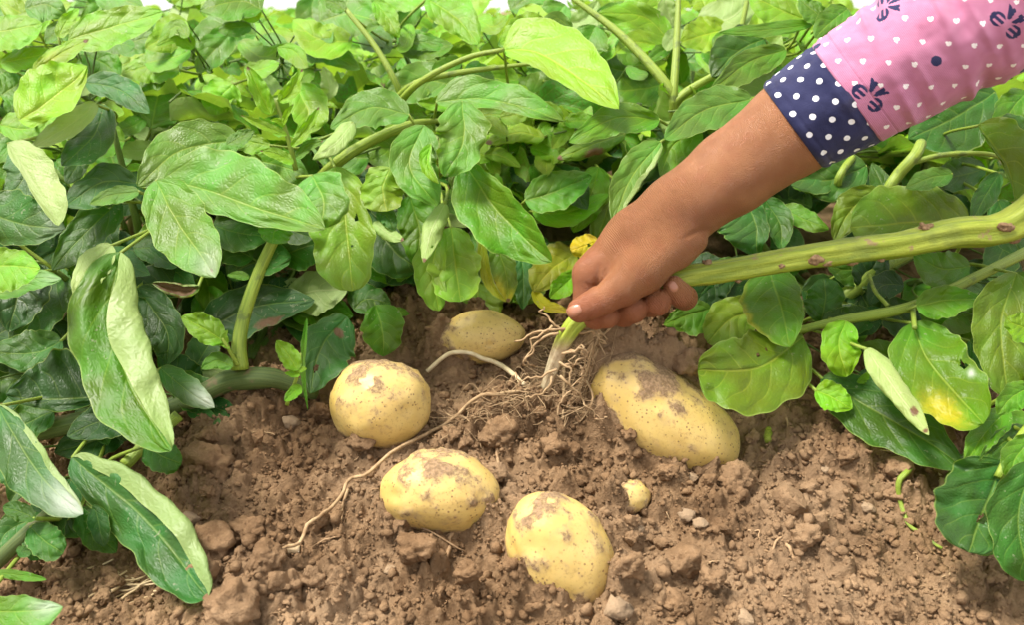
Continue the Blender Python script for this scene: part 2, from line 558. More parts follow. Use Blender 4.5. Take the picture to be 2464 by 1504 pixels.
def mat_simple(name, c1, c2, scale=120.0, rough=0.8):
    t = NT(name)
    ob = t.obj()
    n = t.noise(ob, scale, 4.0, 0.6)
    c = t.mix(t.ramp(n, 0.3, 0.7), c1, c2)
    p = t.principled(c, rough, t.bump(t.noise(ob, scale * 5, 3.0), 0.5, 0.0008), 0.3)
    return t.out(p.outputs[0])

M_LEAF = mat_leaf()
M_STEM = mat_stem('green_stem', (0.15, 0.23, 0.02), (0.30, 0.39, 0.045), (0.11, 0.15, 0.03))
M_STEM_DARK = mat_stem('thick_dark_stem', (0.055, 0.09, 0.02), (0.11, 0.15, 0.035), (0.17, 0.11, 0.06), 0.65)
M_STEM_THIN = mat_stem('thin_dark_stem', (0.07, 0.13, 0.015), (0.13, 0.20, 0.025), (0.06, 0.09, 0.02))  # darker green for thin stems and petioles, so they stand out less
M_STALK = mat_stalk()
M_SOIL = mat_soil()
M_CLOD = mat_soil('clod_earth', (1.08, 1.06, 1.04))
M_STONE = mat_soil('pale_stone', (1.15, 1.12, 1.05), 0.5)
M_POT = mat_potato()
M_SKIN = mat_skin()
M_NAIL = mat_nail()
M_PINK = mat_pink()
M_NAVY = mat_navy()
M_ROOT = mat_simple('root_fibre', (0.27, 0.17, 0.085), (0.46, 0.32, 0.175), 150.0)
M_ROOTW = mat_simple('white_stolon', (0.60, 0.46, 0.26), (0.74, 0.62, 0.40), 150.0, 0.6)
M_ROOTD = mat_simple('dirty_root', (0.26, 0.16, 0.08), (0.44, 0.29, 0.16), 150.0)
M_STRAW = mat_simple('dry_straw', (0.44, 0.31, 0.16), (0.60, 0.46, 0.28), 90.0)
M_SCAR = mat_simple('stem_scar', (0.17, 0.10, 0.05), (0.32, 0.21, 0.11), 300.0, 0.9)

# ------------------------------------------------------------------ soil
def base_z(X, Y):
    X = np.asarray(X, float); Y = np.asarray(Y, float)
    z = -0.003 + 0.21 * Y
    k = 0.66
    z = np.where(Y > k, -0.003 + 0.21 * k + 0.02 * (1 - np.exp(-(np.maximum(Y, k) - k) / 0.1)), z)
    z = np.where(Y > 0.9, z + 0.03 * (np.cos((Y - 0.9) * 2 * math.pi / 0.7) - 1) * 0.5 * np.exp(-np.maximum(Y - 12, 0)), z)
    z = np.maximum(z, 0.0)
    z = z - 0.35 * np.maximum(0, -X - 0.17) ** 1.3 * np.exp(-np.maximum(-X - 0.5, 0) * 4) * (Y < 2)
    z = z - 0.22 * np.maximum(0, X - 0.24) ** 1.3 * np.exp(-np.maximum(X - 0.6, 0) * 4) * (Y < 2)
    return z

def ground(x, y):
    """point of the bare soil slope seen at picture position x, y"""
    lo, hi = 0.2, 1.2
    for _ in range(40):
        m = (lo + hi) / 2
        P = at(x, y, m)
        if P[2] > base_z(P[0], P[1]): lo = m
        else: hi = m
    return at(x, y, lo)

def gd(x, y):
    P = ground(x, y)
    return float(project(P)[2])

def gp(x, y):
    return gd(x, y) - .011

def axis_coords(lo, hi, step, ext_lo, ext_hi):
    mid = np.arange(lo, hi, step)
    def geo(dist):
        s, out, p = step * 1.35, [], 0.0
        while p < dist:
            p += s; s *= 1.35; out.append(p)
        return np.array(out)
    return np.concatenate([(lo - geo(ext_lo))[::-1], mid, mid[-1] + geo(ext_hi)])

xs = axis_coords(-0.44, 0.44, 0.00108, 60, 60)
ys = axis_coords(0.245, 0.69, 0.00108, 3, 120)
GX, GY = np.meshgrid(xs, ys)
H = base_z(GX, GY)
# banks and hollows: picture x, y, radius in metres, height
BANKS = [(560, 1010, .030, .012), (480, 1120, .028, .012), (620, 1180, .03, .006), (1660, 862, .026, .018), (1570, 850, .026, .022), (1480, 842, .026, .022),
         (1560, 1060, .018, .008), (1000, 800, .045, .012), (900, 780, .035, .014), (2000, 1000, .045, .014), (1870, 1010, .035, .010),
         (1200, 1040, .016, .008), (560, 1440, .026, .014), (700, 1010, .025, .006), (1390, 1010, .03, .010), (1120, 960, .03, -.004),
         (1340, 1160, .035, .004), (1440, 1425, .016, -.008), (1290, 1420, .020, .012), (1500, 1330, .012, .006), (1715, 1115, .02, -.006), (1230, 1290, .012, .004), (1480, 1215, .012, .006), (1100, 1290, .02, .004), (960, 1255, .014, .006), (2230, 1420, .06, -.008), (2050, 1160, .05, .008), (850, 870, .02, .006),
         (1620, 1098, .014, .008), (1475, 1045, .018, .012), (860, 1075, .016, .004), (960, 1085, .014, .006), (1085, 830, .016, .014), (1045, 1275, .014, .003), (1240, 1030, .02, .008), (300, 1350, .05, -.006), (1090, 790, .018, .010)]
for bx, by, r, h in BANKS:
    P = ground(bx, by)
    d2 = (GX - P[0]) ** 2 + (GY - P[1]) ** 2
    H = H + h * np.exp(-d2 / (r * r))
# loose soil banked against the potatoes: potato depth, offset, lift, radius, picture points on the bank's crest
COVERS = [(gp(1060, 1235), -.010, -.002, .009, [(938, 1245), (975, 1262), (1015, 1275), (1062, 1288), (1120, 1282), (1178, 1250)]),
          (gp(1355, 1370) + .002, -.012, -.001, .009, [(1238, 1375), (1262, 1392), (1300, 1412), (1335, 1432), (1362, 1446), (1492, 1370)]),
          (gp(1600, 1050), -.014, .001, .010, [(1432, 1000), (1465, 1028), (1505, 1042), (1545, 1062), (1585, 1088), (1622, 1106), (1660, 1122)]),
          (gp(1600, 1050), .004, .006, .014, [(1440, 872), (1480, 858), (1530, 856), (1590, 868), (1640, 892), (1690, 930)]),
          (gp(1172, 850), -.008, .002, .009, [(1062, 806), (1080, 832), (1108, 852)]),
          (gp(1514, 1215) + .001, -.006, .001, .006, [(1462, 1212), (1480, 1228), (1505, 1240)]),
          (gp(917, 1040), -.008, -.002, .008, [(840, 1072), (885, 1088), (930, 1090), (990, 1072)])]
for dep, off, lift, r, pts in COVERS:
    for (cx_, cy_) in pts:
        Q = at(cx_, cy_, dep + off)
        d2 = (GX - Q[0]) ** 2 + (GY - Q[1]) ** 2
        hq = float(H.ravel()[int(np.argmin(d2))])
        H = H + max(0.0, Q[2] + lift - hq) * np.exp(-d2 / (r * r))
near = np.exp(-np.maximum(0, np.abs(GX) - 0.6) * 3) * np.exp(-np.maximum(0, GY - 0.9) * 2)
P3 = np.stack([GX, GY, np.zeros_like(GX)], -1)
warp = np.stack([fbm(P3 * 90, 2, 5), fbm(P3 * 90, 2, 6), np.zeros_like(GX)], -1)
H = H + near * (0.0050 * fbm(P3 * 18, 3, 1) + 0.0024 * fbm(P3 * 70, 3, 2))
# crumb lumps stamped into the surface
over = np.zeros_like(H)
i0x = int(np.searchsorted(xs, -0.44)); i0y = int(np.searchsorted(ys, 0.245))
step = 0.00108
nxd = int((0.44 + 0.44) / step); nyd = int((0.69 - 0.245) / step)
RG = np.clip(.82 + .42 * fbm(P3 * 190, 3, 12, .6), .2, 1.5)
WX = GX + warp[..., 0] * 0.0020 + 0.0009 * fbm(P3 * 330, 2, 8)
WY = GY + warp[..., 1] * 0.0020 + 0.0009 * fbm(P3 * 330, 2, 9)
for k in range(9500):
    r = 0.0021 * (1 - rng.random() * 0.975) ** -0.66
    r = min(r, 0.017)
    cx = -0.44 + rng.random() * 0.88; cy = 0.245 + rng.random() * 0.445
    ix = i0x + int((cx + 0.44) / step); iy = i0y + int((cy - 0.245) / step)
    w = int(r * 1.4 / step) + 2
    sl = (slice(max(i0y, iy - w), min(i0y + nyd, iy + w)), slice(max(i0x, ix - w), min(i0x + nxd, ix + w)))
    a = rng.random() * 3.14
    ex = rng.uniform(0.7, 1.0)
    dx = WX[sl] - cx; dy = WY[sl] - cy
    q = ((dx * math.cos(a) + dy * math.sin(a)) / r) ** 2 + ((-dx * math.sin(a) + dy * math.cos(a)) / (r * ex)) ** 2
    over[sl] = np.maximum(over[sl], RG[sl] * r * rng.uniform(0.5, 1.05) * np.maximum(0, 1 - q) ** 0.42)
H = H + over + near * (0.0013 * fbm(P3 * 250, 4, 3, .65))
me = make_mesh('soil', np.stack([GX, GY, H], -1).reshape(-1, 3), grid_faces(len(ys), len(xs)), M_SOIL)
soil = link('soil', me)
tag(soil, 'loose brown crumbly soil of the dug potato ridge', None, kind='structure')

def soil_z(x, y):
    ix = np.clip(np.searchsorted(xs, x), 1, len(xs) - 1); iy = np.clip(np.searchsorted(ys, y), 1, len(ys) - 1)
    return H[iy, ix]

def soil_at(px, py):
    """surface point under picture position"""
    lo, hi = 0.2, 1.2
    d = np.linspace(0.25, 1.2, 600)
    P = at(np.full(600, px), np.full(600, py), d)
    below = P[:, 2] < soil_z(P[:, 0], P[:, 1])
    return P[int(np.argmax(below))]

# ------------------------------------------------------------------ icosphere template
import bmesh
def ico(sub):
    bm = bmesh.new()
    bmesh.ops.create_icosphere(bm, subdivisions=sub, radius=1.0)
    V = np.array([v.co[:] for v in bm.verts]); F = np.array([[v.index for v in f.verts] for f in bm.faces])
    bm.free()
    return V, F
ICO = {s: ico(s) for s in (1, 2, 3, 4, 5)}

# ------------------------------------------------------------------ potatoes
def potato(cx, cy, ra, rb, rc, theta, dd, label, seed, bend=0.0, topdirt=0.5, patches=(), sub=5, egg=0.0):
    V, F = ICO[sub]
    V = V.copy()
    x, y, z = V[:, 0].copy(), V[:, 1].copy(), V[:, 2].copy()
    r = 1 + 0.055 * fbm(V * 1.2 + seed, 2, seed) + 0.012 * fbm(V * 3.5 + seed, 2, seed + 9)
    x, y, z = x * r, y * r, z * r
    taper = 1 + egg * x
    y = y * taper; z = z * taper
    y = y + bend * (x * x - 0.4)
    # eyes: small dimples
    U = V / np.linalg.norm(V, axis=1)[:, None]
    g = np.random.default_rng(seed)
    P0 = at(cx, cy, dd)
    s = dd / FPX
    th = R(theta)
    ax = math.cos(th) * RIGHT - math.sin(th) * UP          # along picture angle (y down)
    ay = -math.sin(th) * RIGHT - math.cos(th) * UP
    az = -FWD
    W = (x * ra * s)[:, None] * ax + (y * rb * s)[:, None] * ay + (z * rc * s)[:, None] * az
    for _ in range(9):
        e = g.normal(size=3); e /= np.linalg.norm(e)
        dd_ = np.arccos(np.clip(U @ e, -1, 1))
        W = W - (W / (np.linalg.norm(W, axis=1)[:, None])) * (0.0012 * np.exp(-(dd_ / 0.13) ** 2))[:, None]
    # clinging soil mask
    nz = W / np.linalg.norm(W, axis=1)[:, None]
    f1 = fbm(W * 95 + seed * 3.1, 4, seed + 40)
    f2 = fbm(W * 260 + seed * 1.7, 3, seed + 50)
    m = 0.38 * f1 + 0.26 * f2 - 0.02
    up_amt = nz @ (0.75 * UP - 0.1 * FWD)
    m = m + topdirt * smooth(0.35, 1.0, up_amt)
    px, py, _ = project(W + P0)
    for (qx, qy, qr, qa) in patches:
        m = m + qa * np.exp(-(((px - qx) ** 2 + (py - qy) ** 2) / qr ** 2)) * (0.7 + 0.5 * f1)
    hh = (W + P0)[:, 2] - soil_z((W + P0)[:, 0], (W + P0)[:, 1])
    m = m + .42 * smooth(.009, .0, hh) * (.7 + .8 * f1)
    m = np.clip(m, 0, 1.2)
    W = W + nz * (0.0011 * smooth(0.35, 0.7, m) * (0.8 + 0.5 * f2))[:, None]
    me = make_mesh('potato', W, F, M_POT)
    add_float(me, 'dirt', m)
    o = link('potato', me, None, tuple(P0))
    tag(o, label, 'potato', 'freshly dug yellow potatoes half buried in the soil')
    return o


potato(917, 973, 124, 108, 104, 8, gp(917, 1040), 'round yellow potato at the left end of the pale stolon', 11, 0.0, 0.42,
       [(920, 940, 40, .25), (850, 885, 45, .55), (1000, 960, 40, .2), (905, 1020, 30, .2), (960, 880, 60, .5)])
potato(1060, 1185, 142, 98, 104, 6, gp(1060, 1235), 'oval yellow potato lying across the long thin root, below the round one', 23, 0.06, 0.55,
       [(1065, 1130, 36, .7), (1020, 1100, 60, .45), (1160, 1140, 50, .35), (1035, 1190, 14, .4), (1145, 1215, 18, .5), (950, 1240, 30, .4)])
potato(1350, 1330, 152, 118, 104, 55, gp(1355, 1370) + .002, 'large oval potato nearest the camera at the bottom centre', 31, 0.0, 0.30,
       [(1265, 1250, 34, .8), (1340, 1225, 40, .6), (1420, 1240, 30, .5), (1365, 1300, 14, .4), (1275, 1370, 40, .5), (1440, 1310, 30, .3), (1375, 1375, 22, .4)], egg=-0.06)
potato(1595, 1003, 205, 112, 108, 35, gp(1600, 1050), 'long kidney shaped potato to the right of the pulled stalk, soil on top', 43, -0.10, 0.45,
       [(1610, 972, 40, .65), (1540, 965, 24, .4), (1480, 870, 45, .8), (1570, 885, 60, .8), (1650, 920, 40, .5), (1650, 1080, 24, .7), (1480, 1030, 60, .5), (1720, 1080, 14, .5)])
potato(1160, 812, 104, 64, 66, -4, gp(1172, 850) - .005, 'yellow potato under the leaves at the top edge of the soil', 57, 0.0, 0.0,
       [(1080, 806, 34, .7), (1105, 838, 28, .5)])
potato(1514, 1196, 50, 42, 40, -10, gp(1514, 1215) + .001, 'tiny pale potato peeping out beside the large front one', 61, 0.0, 0.05,
       [(1480, 1220, 30, .5)], sub=4)

# ------------------------------------------------------------------ clods, stones, crumbs
def lump_mesh(name, seed, mat, sub=4, rough=0.30, squash=0.72, ang=0.0):
    V, F = ICO[sub]
    r = 1 + rough * fbm(V * 1.3 + seed, 3, seed) + 0.17 * fbm(V * 4.0, 3, seed + 3, .6) + 0.07 * fbm(V * 11, 2, seed + 5)
    W = V * r[:, None]
    if ang:
        g = np.random.default_rng(seed)
        for _ in range(7):
            n = g.normal(size=3); n /= np.linalg.norm(n)
            d = W @ n
            lim = g.uniform(0.55, 0.85)
            W = W - np.maximum(0, d - lim)[:, None] * n * 0.9
    W[:, 2] *= squash
    return make_mesh(name, W, F, mat)

CL = [lump_mesh('clod', 100 + k, M_CLOD) for k in range(7)]
CLS = [lump_mesh('clod', 150 + k, M_CLOD, 4, 0.38, 0.75, k % 2) for k in range(6)]
ST = [lump_mesh('stone', 200 + k, M_STONE, 3, 0.2, 0.75, 1) for k in range(5)]

HERO_CLODS = [
    (505, 1303, 56, 'c', 'large smooth rounded clod beside the big drooping leaf'),
    (560, 1432, 70, 'c', 'big rough clod at the bottom left under the leaf tip'),
    (1000, 1308, 46, 'c', 'round clod just below the middle oval potato'),
    (750, 1250, 32, 'c', 'small smooth clod left of the long thin root'),
    (640, 1328, 44, 'c', 'clod at the lower end of the long thin root'),
    (598, 1268, 46, 'c', 'upright clod between the smooth rounded clod and the root end'),
    (505, 1100, 62, 'c', 'big crumbling clod under the left leaves'),
    (1200, 1035, 44, 'c', 'flat dark clod at the middle of the root tangle'),
    (1770, 1140, 44, 'c', 'clod at the lower right end of the kidney shaped potato'),
    (1930, 1282, 40, 'c', 'rounded clod in the open soil at right'),
    (1660, 862, 40, 'c', 'clod above the kidney shaped potato by the round leaf'),
    (770, 985, 28, 'c', 'clod touching the left side of the round potato'),
    (1625, 1442, 36, 'c', 'pale brown clod at the bottom edge right of the front potato'),
    (1230, 1355, 20, 'c', 'small ball of soil left of the front potato'),
    (1095, 1308, 16, 'c', 'small ball of soil by the twig below the middle potato'),
    (1650, 1232, 26, 's', 'pale angular stone right of the tiny potato'),
    (1482, 1458, 42, 's', 'pale grey angular stone below the front potato'),
    (1662, 1146, 17, 's', 'small whitish stone below the kidney shaped potato'),
    (1686, 1256, 20, 's', 'small whitish stone right of the pale angular one'),
    (1790, 1482, 28, 's', 'whitish stone cut by the bottom edge'),
    (2087, 1216, 20, 's', 'small tan stone in the open soil at right'),
    (1985, 1130, 14, 's', 'tiny whitish stone upper right in the open soil'),
    (455, 1245, 28, 's', 'flat grey stone by the smooth rounded clod'),
    (940, 1366, 18, 's', 'small pale stone in the lower left of the soil'),
    (1540, 1270, 13, 's', 'tiny round stone below the tiny potato'),
    (700, 1008, 26, 's', 'pale crust of soil near the left stem'),
]
for k, (x, y, r, kd, lab) in enumerate(HERO_CLODS):
    P = soil_at(x, y + r * 0.55)
    d = float(project(P)[2])
    rm = r * d / FPX
    o = link('soil_clod' if kd == 'c' else 'stone', (CL[k % 7] if kd == 'c' else ST[k % 5]), None, (P[0], P[1], P[2] + rm * 0.35))
    o.rotation_euler = (rng.uniform(-.3, .3), rng.uniform(-.3, .3), rng.uniform(0, 6.28))
    o.scale = (rm, rm * rng.uniform(.85, 1.0), rm)
    tag(o, lab, 'clod' if kd == 'c' else 'stone', 'single clods in the soil' if kd == 'c' else 'single stones in the soil')

def soil_visible(P):
    x, y, d = project(P)
    return -60 < x < 2520 and 700 < y < 1600
n = 0
while n < 230:
    P = np.array([rng.uniform(-.34, .36), rng.uniform(.27, .62), 0.0])
    P[2] = soil_z(P[0], P[1])
    x, y, d = project(P)
    if not soil_visible(P) or (x < 420 and y < 1150) or (y < 840 and x > 1700): continue
    n += 1
    rm = 0.0038 * (1 - rng.random() * 0.93) ** -0.52
    o = link('soil_clod', CLS[n % 6], None, (P[0], P[1], P[2] + rm * 0.25))
    o.rotation_euler = (rng.uniform(-.5, .5), rng.uniform(-.5, .5), rng.uniform(0, 6.28))
    o.scale = (rm, rm * rng.uniform(.75, 1.0), rm)
    tag(o, 'small brown clod lying loose in the crumbled soil', 'clod', 'small loose clods in the soil')

Vc, Fc = ICO[1]
NC = 38000
bx_ = rng.uniform(-.40, .42, NC); by_ = .25 + .43 * rng.random(NC) ** 1.15
br_ = np.minimum(0.00068 * (1 - rng.random(NC) * 0.985) ** -0.46, .0042)
ba_ = rng.uniform(0, 6.28, NC)
W = Vc[None] * (1 + 0.30 * rng.normal(size=(NC, len(Vc), 1))) * np.stack([np.ones(NC), rng.uniform(.7, 1, NC), rng.uniform(.6, .95, NC)], 1)[:, None, :] * br_[:, None, None]
ca, sa = np.cos(ba_)[:, None], np.sin(ba_)[:, None]
W = np.stack([W[..., 0] * ca - W[..., 1] * sa, W[..., 0] * sa + W[..., 1] * ca, W[..., 2]], -1)
W = W + np.stack([bx_, by_, soil_z(bx_, by_) + br_ * .35], 1)[:, None, :]
cv = [W.reshape(-1, 3)]
cf = [(Fc[None] + (np.arange(NC) * len(Vc))[:, None, None]).reshape(-1, 3)]
o = link('soil_crumbs', make_mesh('soil_crumbs', np.vstack(cv), np.vstack(cf), M_CLOD, False))
tag(o, 'fine brown soil crumbs strewn over the ridge', 'crumbs', kind='stuff')

# ------------------------------------------------------------------ leaves
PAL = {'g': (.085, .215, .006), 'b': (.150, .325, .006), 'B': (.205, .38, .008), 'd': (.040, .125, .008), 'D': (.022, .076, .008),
       't': (.042, .135, .020), 's': (.100, .235, .018), 'p': (.26, .36, .08), 'y': (.27, .30, .010), 'Y': (.42, .35, .010),  # 's' has the pale sheen of the sky mixed into its green
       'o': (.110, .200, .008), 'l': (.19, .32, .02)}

def leaf_geo(mid, side, tow, wA, wB, fA, fB, rA, rB, p, q, nu, nv, wav, seed, quilt=0.05, wob=0.05, crump=0.26):
    """surface of a leaf blade; mid (nv,3), side/tow (nv,3); widths in metres; returns V (nv*(2nu+1)), uv, s, t"""
    s = np.linspace(0, 1, nv)
    pk = p / (p + q)
    prof = (s ** p) * ((1 - s) ** q) / (pk ** p * (1 - pk) ** q)
    prof = np.maximum(prof, 0.004)
    g = np.random.default_rng(seed)
    ph = g.uniform(0, 6.28, 6)
    T = np.linspace(0, 1, nu + 1)
    cols = []
    for sd, w, f, r in ((-1, wB, fB, rB), (1, wA, fA, rA)):
        t0, deg = r[:2]
        t1 = r[2] if len(r) > 2 else 1.0
        tm = (T[1:] + T[:-1]) / 2
        # roll and fold angle along the section, varying a little along the blade
        th = R(f) + R(deg) * smooth(t0, t1, tm)
        x = np.concatenate([[0], np.cumsum(np.cos(th) / nu)])
        z = np.concatenate([[0], np.cumsum(np.sin(th) / nu)])
        k = 0 if sd < 0 else 3
        edge = 1 + wob * np.sin(s * 17 + ph[k]) * (s * (1 - s) * 4) + wob * 0.6 * np.sin(s * 41 + ph[k + 1])
        W = (w * prof * edge)[:, None]
        X = W * x[None, :]
        Z = W * z[None, :]
        wv = wav * w * np.sin(2 * math.pi * (s * g.uniform(1.6, 2.6) + ph[k + 2]))[:, None] * (T[None, :] ** 2) * np.minimum(1, prof)[:, None]
        wv = wv + wav * 0.5 * w * np.sin(2 * math.pi * (s * g.uniform(4, 5.5) + ph[k]))[:, None] * (T[None, :] ** 3) * np.minimum(1, prof)[:, None]
        # quilted blisters between side veins, and a sunken midrib
        phv = (s[:, None] + .013 * np.sin(s * 17 + ph[k])[:, None] - 0.30 * T[None, :] ** 1.3) * 5.2 + (0.22 if sd > 0 else -0.22)
        fr = np.abs(phv - np.round(phv)) * 2
        qz = quilt * w * (fr ** 0.6 - 0.5) * smooth(0, 0.15, T)[None, :] * smooth(1.0, 0.75, T)[None, :] * prof[:, None]
        Zt = Z + wv + qz - quilt * 1.2 * w * np.exp(-(T / 0.07) ** 2)[None, :] * prof[:, None]
        cols.append((sd * X, Zt))
    XA = np.concatenate([cols[0][0][:, :0:-1], cols[1][0]], 1)
    ZA = np.concatenate([cols[0][1][:, :0:-1], cols[1][1]], 1)
    tt = np.concatenate([-T[:0:-1], T])
    V = mid[:, None, :] + XA[..., None] * side[:, None, :] + ZA[..., None] * tow[:, None, :]
    ss_, t2 = np.meshgrid(s, tt, indexing='ij')
    wm = (wA + wB) / 2
    env = smooth(0, .12, ss_) * (.30 + .70 * np.abs(t2)) * np.minimum(1, prof + .25)[:, None]
    nz = fbm(np.stack([ss_ * 2.6 + seed * 1.37, t2 * 1.15, np.full_like(ss_, seed * .71)], -1), 3, seed % 97, .55)
    nx = fbm(np.stack([ss_ * 3.4 + seed * 2.1, t2 * .9, np.full_like(ss_, seed * .31)], -1), 2, seed % 89, .5)
    tipc = g.uniform(-.5, .9) * smooth(.68, 1.0, ss_) ** 2
    V = V + tow[:, None, :] * (crump * wm * nz * env - tipc * wm * .55)[..., None] + side[:, None, :] * (.10 * wm * nx * env)[..., None]
    uv = np.stack(np.meshgrid(tt * 0.5 + 0.5, s), -1)
    return V, uv, s, tt

def leaf_mesh(name, V, uv, flip, holes=(), yel=(), brn=(), wht=(), bites=0, seed=0):
    nv, nc = V.shape[:2]
    F = grid_faces(nv, nc)
    U = uv.reshape(-1, 2)
    if holes or bites:
        fc = U[F].mean(1)
        keep = np.ones(len(F), bool)
        for (hs, ht, hr, ha) in holes:          # s along, t across (-1..1), radius in s, aspect
            a = np.arctan2(fc[:, 1] - hs, (fc[:, 0] * 2 - 1 - ht))
            rr = hr * (1 + 0.25 * np.sin(3 * a + seed) + 0.15 * np.sin(5 * a))
            keep &= ((fc[:, 1] - hs) ** 2 + ((fc[:, 0] * 2 - 1 - ht) * ha) ** 2) > rr ** 2
        F = F[keep]
    if flip:
        F = F[:, ::-1]
    me = make_mesh(name, V.reshape(-1, 3), F, M_LEAF)
    add_uv(me, U)
    sp = np.zeros((len(U), 3))
    t = U[:, 0] * 2 - 1
    for ch, lst in enumerate((yel, brn, wht)):
        for (cs, ct, rs, rt, a) in lst:
            sp[:, ch] += a * np.exp(-((U[:, 1] - cs) / rs) ** 2 - ((t - ct) / rt) ** 2)
    add_col(me, 'spot', np.clip(sp, 0, 1))
    return me

PLANTS = {}
def plant(key, base, label, group='potato plants round the dug patch'):
    o = link('potato_plant', None, None, tuple(base))
    o['_w'] = [float(v) for v in base]
    tag(o, label, 'potato plant', group)
    PLANTS[key] = o
    return o

NHERO = [0]
def leaf(pl, mid, d0, d1, wA, wB, fA=12, fB=12, c='g', rA=(.6, 0), rB=(.6, 0), p=.50, q=.74, wav=.16, under=False,
         holes=(), yel=(), brn=(), wht=(), pet=True, label=None, sag=0.0, tilt=None, nu=13, nv=44, wob=.05, mulc=1.0):
    NHERO[0] += 1
    seed = 1000 + NHERO[0]
    m2 = catmull(np.array(mid, float), nv)
    s = np.linspace(0, 1, nv)
    dd = d0 + (d1 - d0) * s + sag * 4 * s * (1 - s)
    P = at(m2[:, 0], m2[:, 1], dd)
    dxy = np.gradient(m2, axis=0)
    dxy /= np.linalg.norm(dxy, axis=1)[:, None] + 1e-9
    n2 = np.stack([dxy[:, 1], -dxy[:, 0]], 1)
    side = n2[:, :1] * RIGHT - n2[:, 1:] * UP
    tow = CAM - P
    tow /= np.linalg.norm(tow, axis=1)[:, None]
    sc = (d0 + d1) / 2 / FPX
    if rA[1] == 0 and rB[1] == 0 and wA + wB > 60: wA, wB = wA * 1.10, wB * 1.10
    V, uv, ss, tt = leaf_geo(P, side, tow, wA * sc, wB * sc, fA, fB, rA, rB, p, q, nu, nv, wav, seed, wob=wob)
    # lean the blade back so its upper face looks at the sky
    if tilt is None:
        hz = abs(mid[-1][0] - mid[0][0]) / (np.hypot(mid[-1][0] - mid[0][0], mid[-1][1] - mid[0][1]) + 1e-9)
        tilt = (.15 + .55 * hz) + rng.uniform(-.15, .15)
    qx, qy, qd = project(V.reshape(-1, 3))
    qd = qd + tilt * (m2[:, 1].mean() - qy) * sc
    V = at(qx, qy, qd).reshape(V.shape)
    P = V[:, nu].copy()
    # make the upper face look at the camera unless the underside shows
    a = V[nv // 2, nu + 1] - V[nv // 2, nu - 1]; b = V[nv // 2 + 1, nu] - V[nv // 2 - 1, nu]
    flip = (np.cross(a, b) @ tow[nv // 2] < 0) != under
    me = leaf_mesh('leaf', V - P[0], uv, flip, holes, yel, brn, wht, seed=seed)
    po = PLANTS[pl]
    o = link('leaf', me, po, tuple(P[0] - np.array(po['_w'])))
    o['_w'] = [float(v) for v in P[0]]
    col = np.array(PAL[c]) * mulc * rng.uniform(.9, 1.1)
    o.color = (*np.clip(col * np.array([rng.uniform(.92, 1.08), 1, rng.uniform(.85, 1.15)]), 0, 1), 1)
    if label: o['label'] = label
    dw = P[1] - P[0]
    PETS.append((pl, o, P[0].copy(), dw / (np.linalg.norm(dw) + 1e-9), pet))
    return o
PETS = []

def grow_stems():
    """main stems of each near plant, and a petiole from every leaf to the nearest of them"""
    q = np.random.default_rng(12)
    for key, po in PLANTS.items():
        L = [r for r in PETS if r[0] == key]
        if not L: continue
        B = np.array([r[2] for r in L])
        base = np.array(po.location)
        if key == 'S': L = [r for r in L if r[4] == 'f']; B = np.array([r[2] for r in L])
        k = max(2, len(L) // 7)
        C = B[q.choice(len(B), min(k, len(B)), replace=False)].copy()
        for _ in range(8):
            own = ((B[:, None] - C[None]) ** 2).sum(-1).argmin(1)
            for j in range(len(C)):
                if (own == j).any(): C[j] = B[own == j].mean(0)
        pts = []
        for c in C:
            tip = c + np.array([0, .055, -.012])
            m = base * .55 + tip * .45 + np.array([0, .03, -.01])
            m[2] = max(m[2], float(base_z(m[0], m[1])) + .015)
            cur = [base + np.array([0, .01, 0]), m, tip]
            tube_obj('stem', cur, [.0042, .0036, .0020], M_STEM_THIN, po, nseg=7, samples=12)
            pts.append(catmull(np.array(cur), 24)[4:])
        pts = np.vstack(pts)
        for (_, o, p0, dv, pet) in L:
            if not pet or (key == 'S' and pet != 'f'): continue
            j = ((pts - p0 - np.array([0, .03, 0])) ** 2).sum(1).argmin()
            e = pts[j]
            dist = np.linalg.norm(e - p0)
            if pet == 'f' and dist > .11: e = p0 + (e - p0) * .11 / dist; dist = .11
            m = p0 * .5 + e * .5 - dv * dist * .12 + np.array([0, dist * .12, -dist * .08])
            r = .0011 if pet is True else .0007
            tube_obj('petiole', [p0 + dv * .001, m, e], [r, r * 1.15, r * 1.4], M_STEM if pet is True else M_STEM_THIN, o, nseg=5, samples=8)

plant('L', ground(330, 900), 'potato plant at left with rolled pale leaves drooping over the soil')
plant('LB', ground(120, 1330), 'low potato plant in the bottom left corner with small round leaves')
plant('C', ground(1000, 740), 'potato plant in the middle with big folded dark leaf above the top potato')
plant('S', ground(600, 880), 'young potato shoot with upright lime stem left of the round potato')
plant('R', ground(2050, 800), 'potato plant at right with oval leaves lying on the soil below the stalk')
plant('RB', ground(2440, 1150), 'glossy potato plant in the lower right corner with a holed leaf')
plant('RT', np.array([0.17, .80, float(base_z(0.17, .80))]), 'potato plant behind the arm with tall pale green stems')
plant('T', np.array([-0.28, .80, float(base_z(-0.28, .80))]), 'potato plant at upper left with bright sunlit leaves')
plant('CT', np.array([-0.03, .80, float(base_z(-0.03, .80))]), 'potato plant at top centre with one long backlit arching leaf')

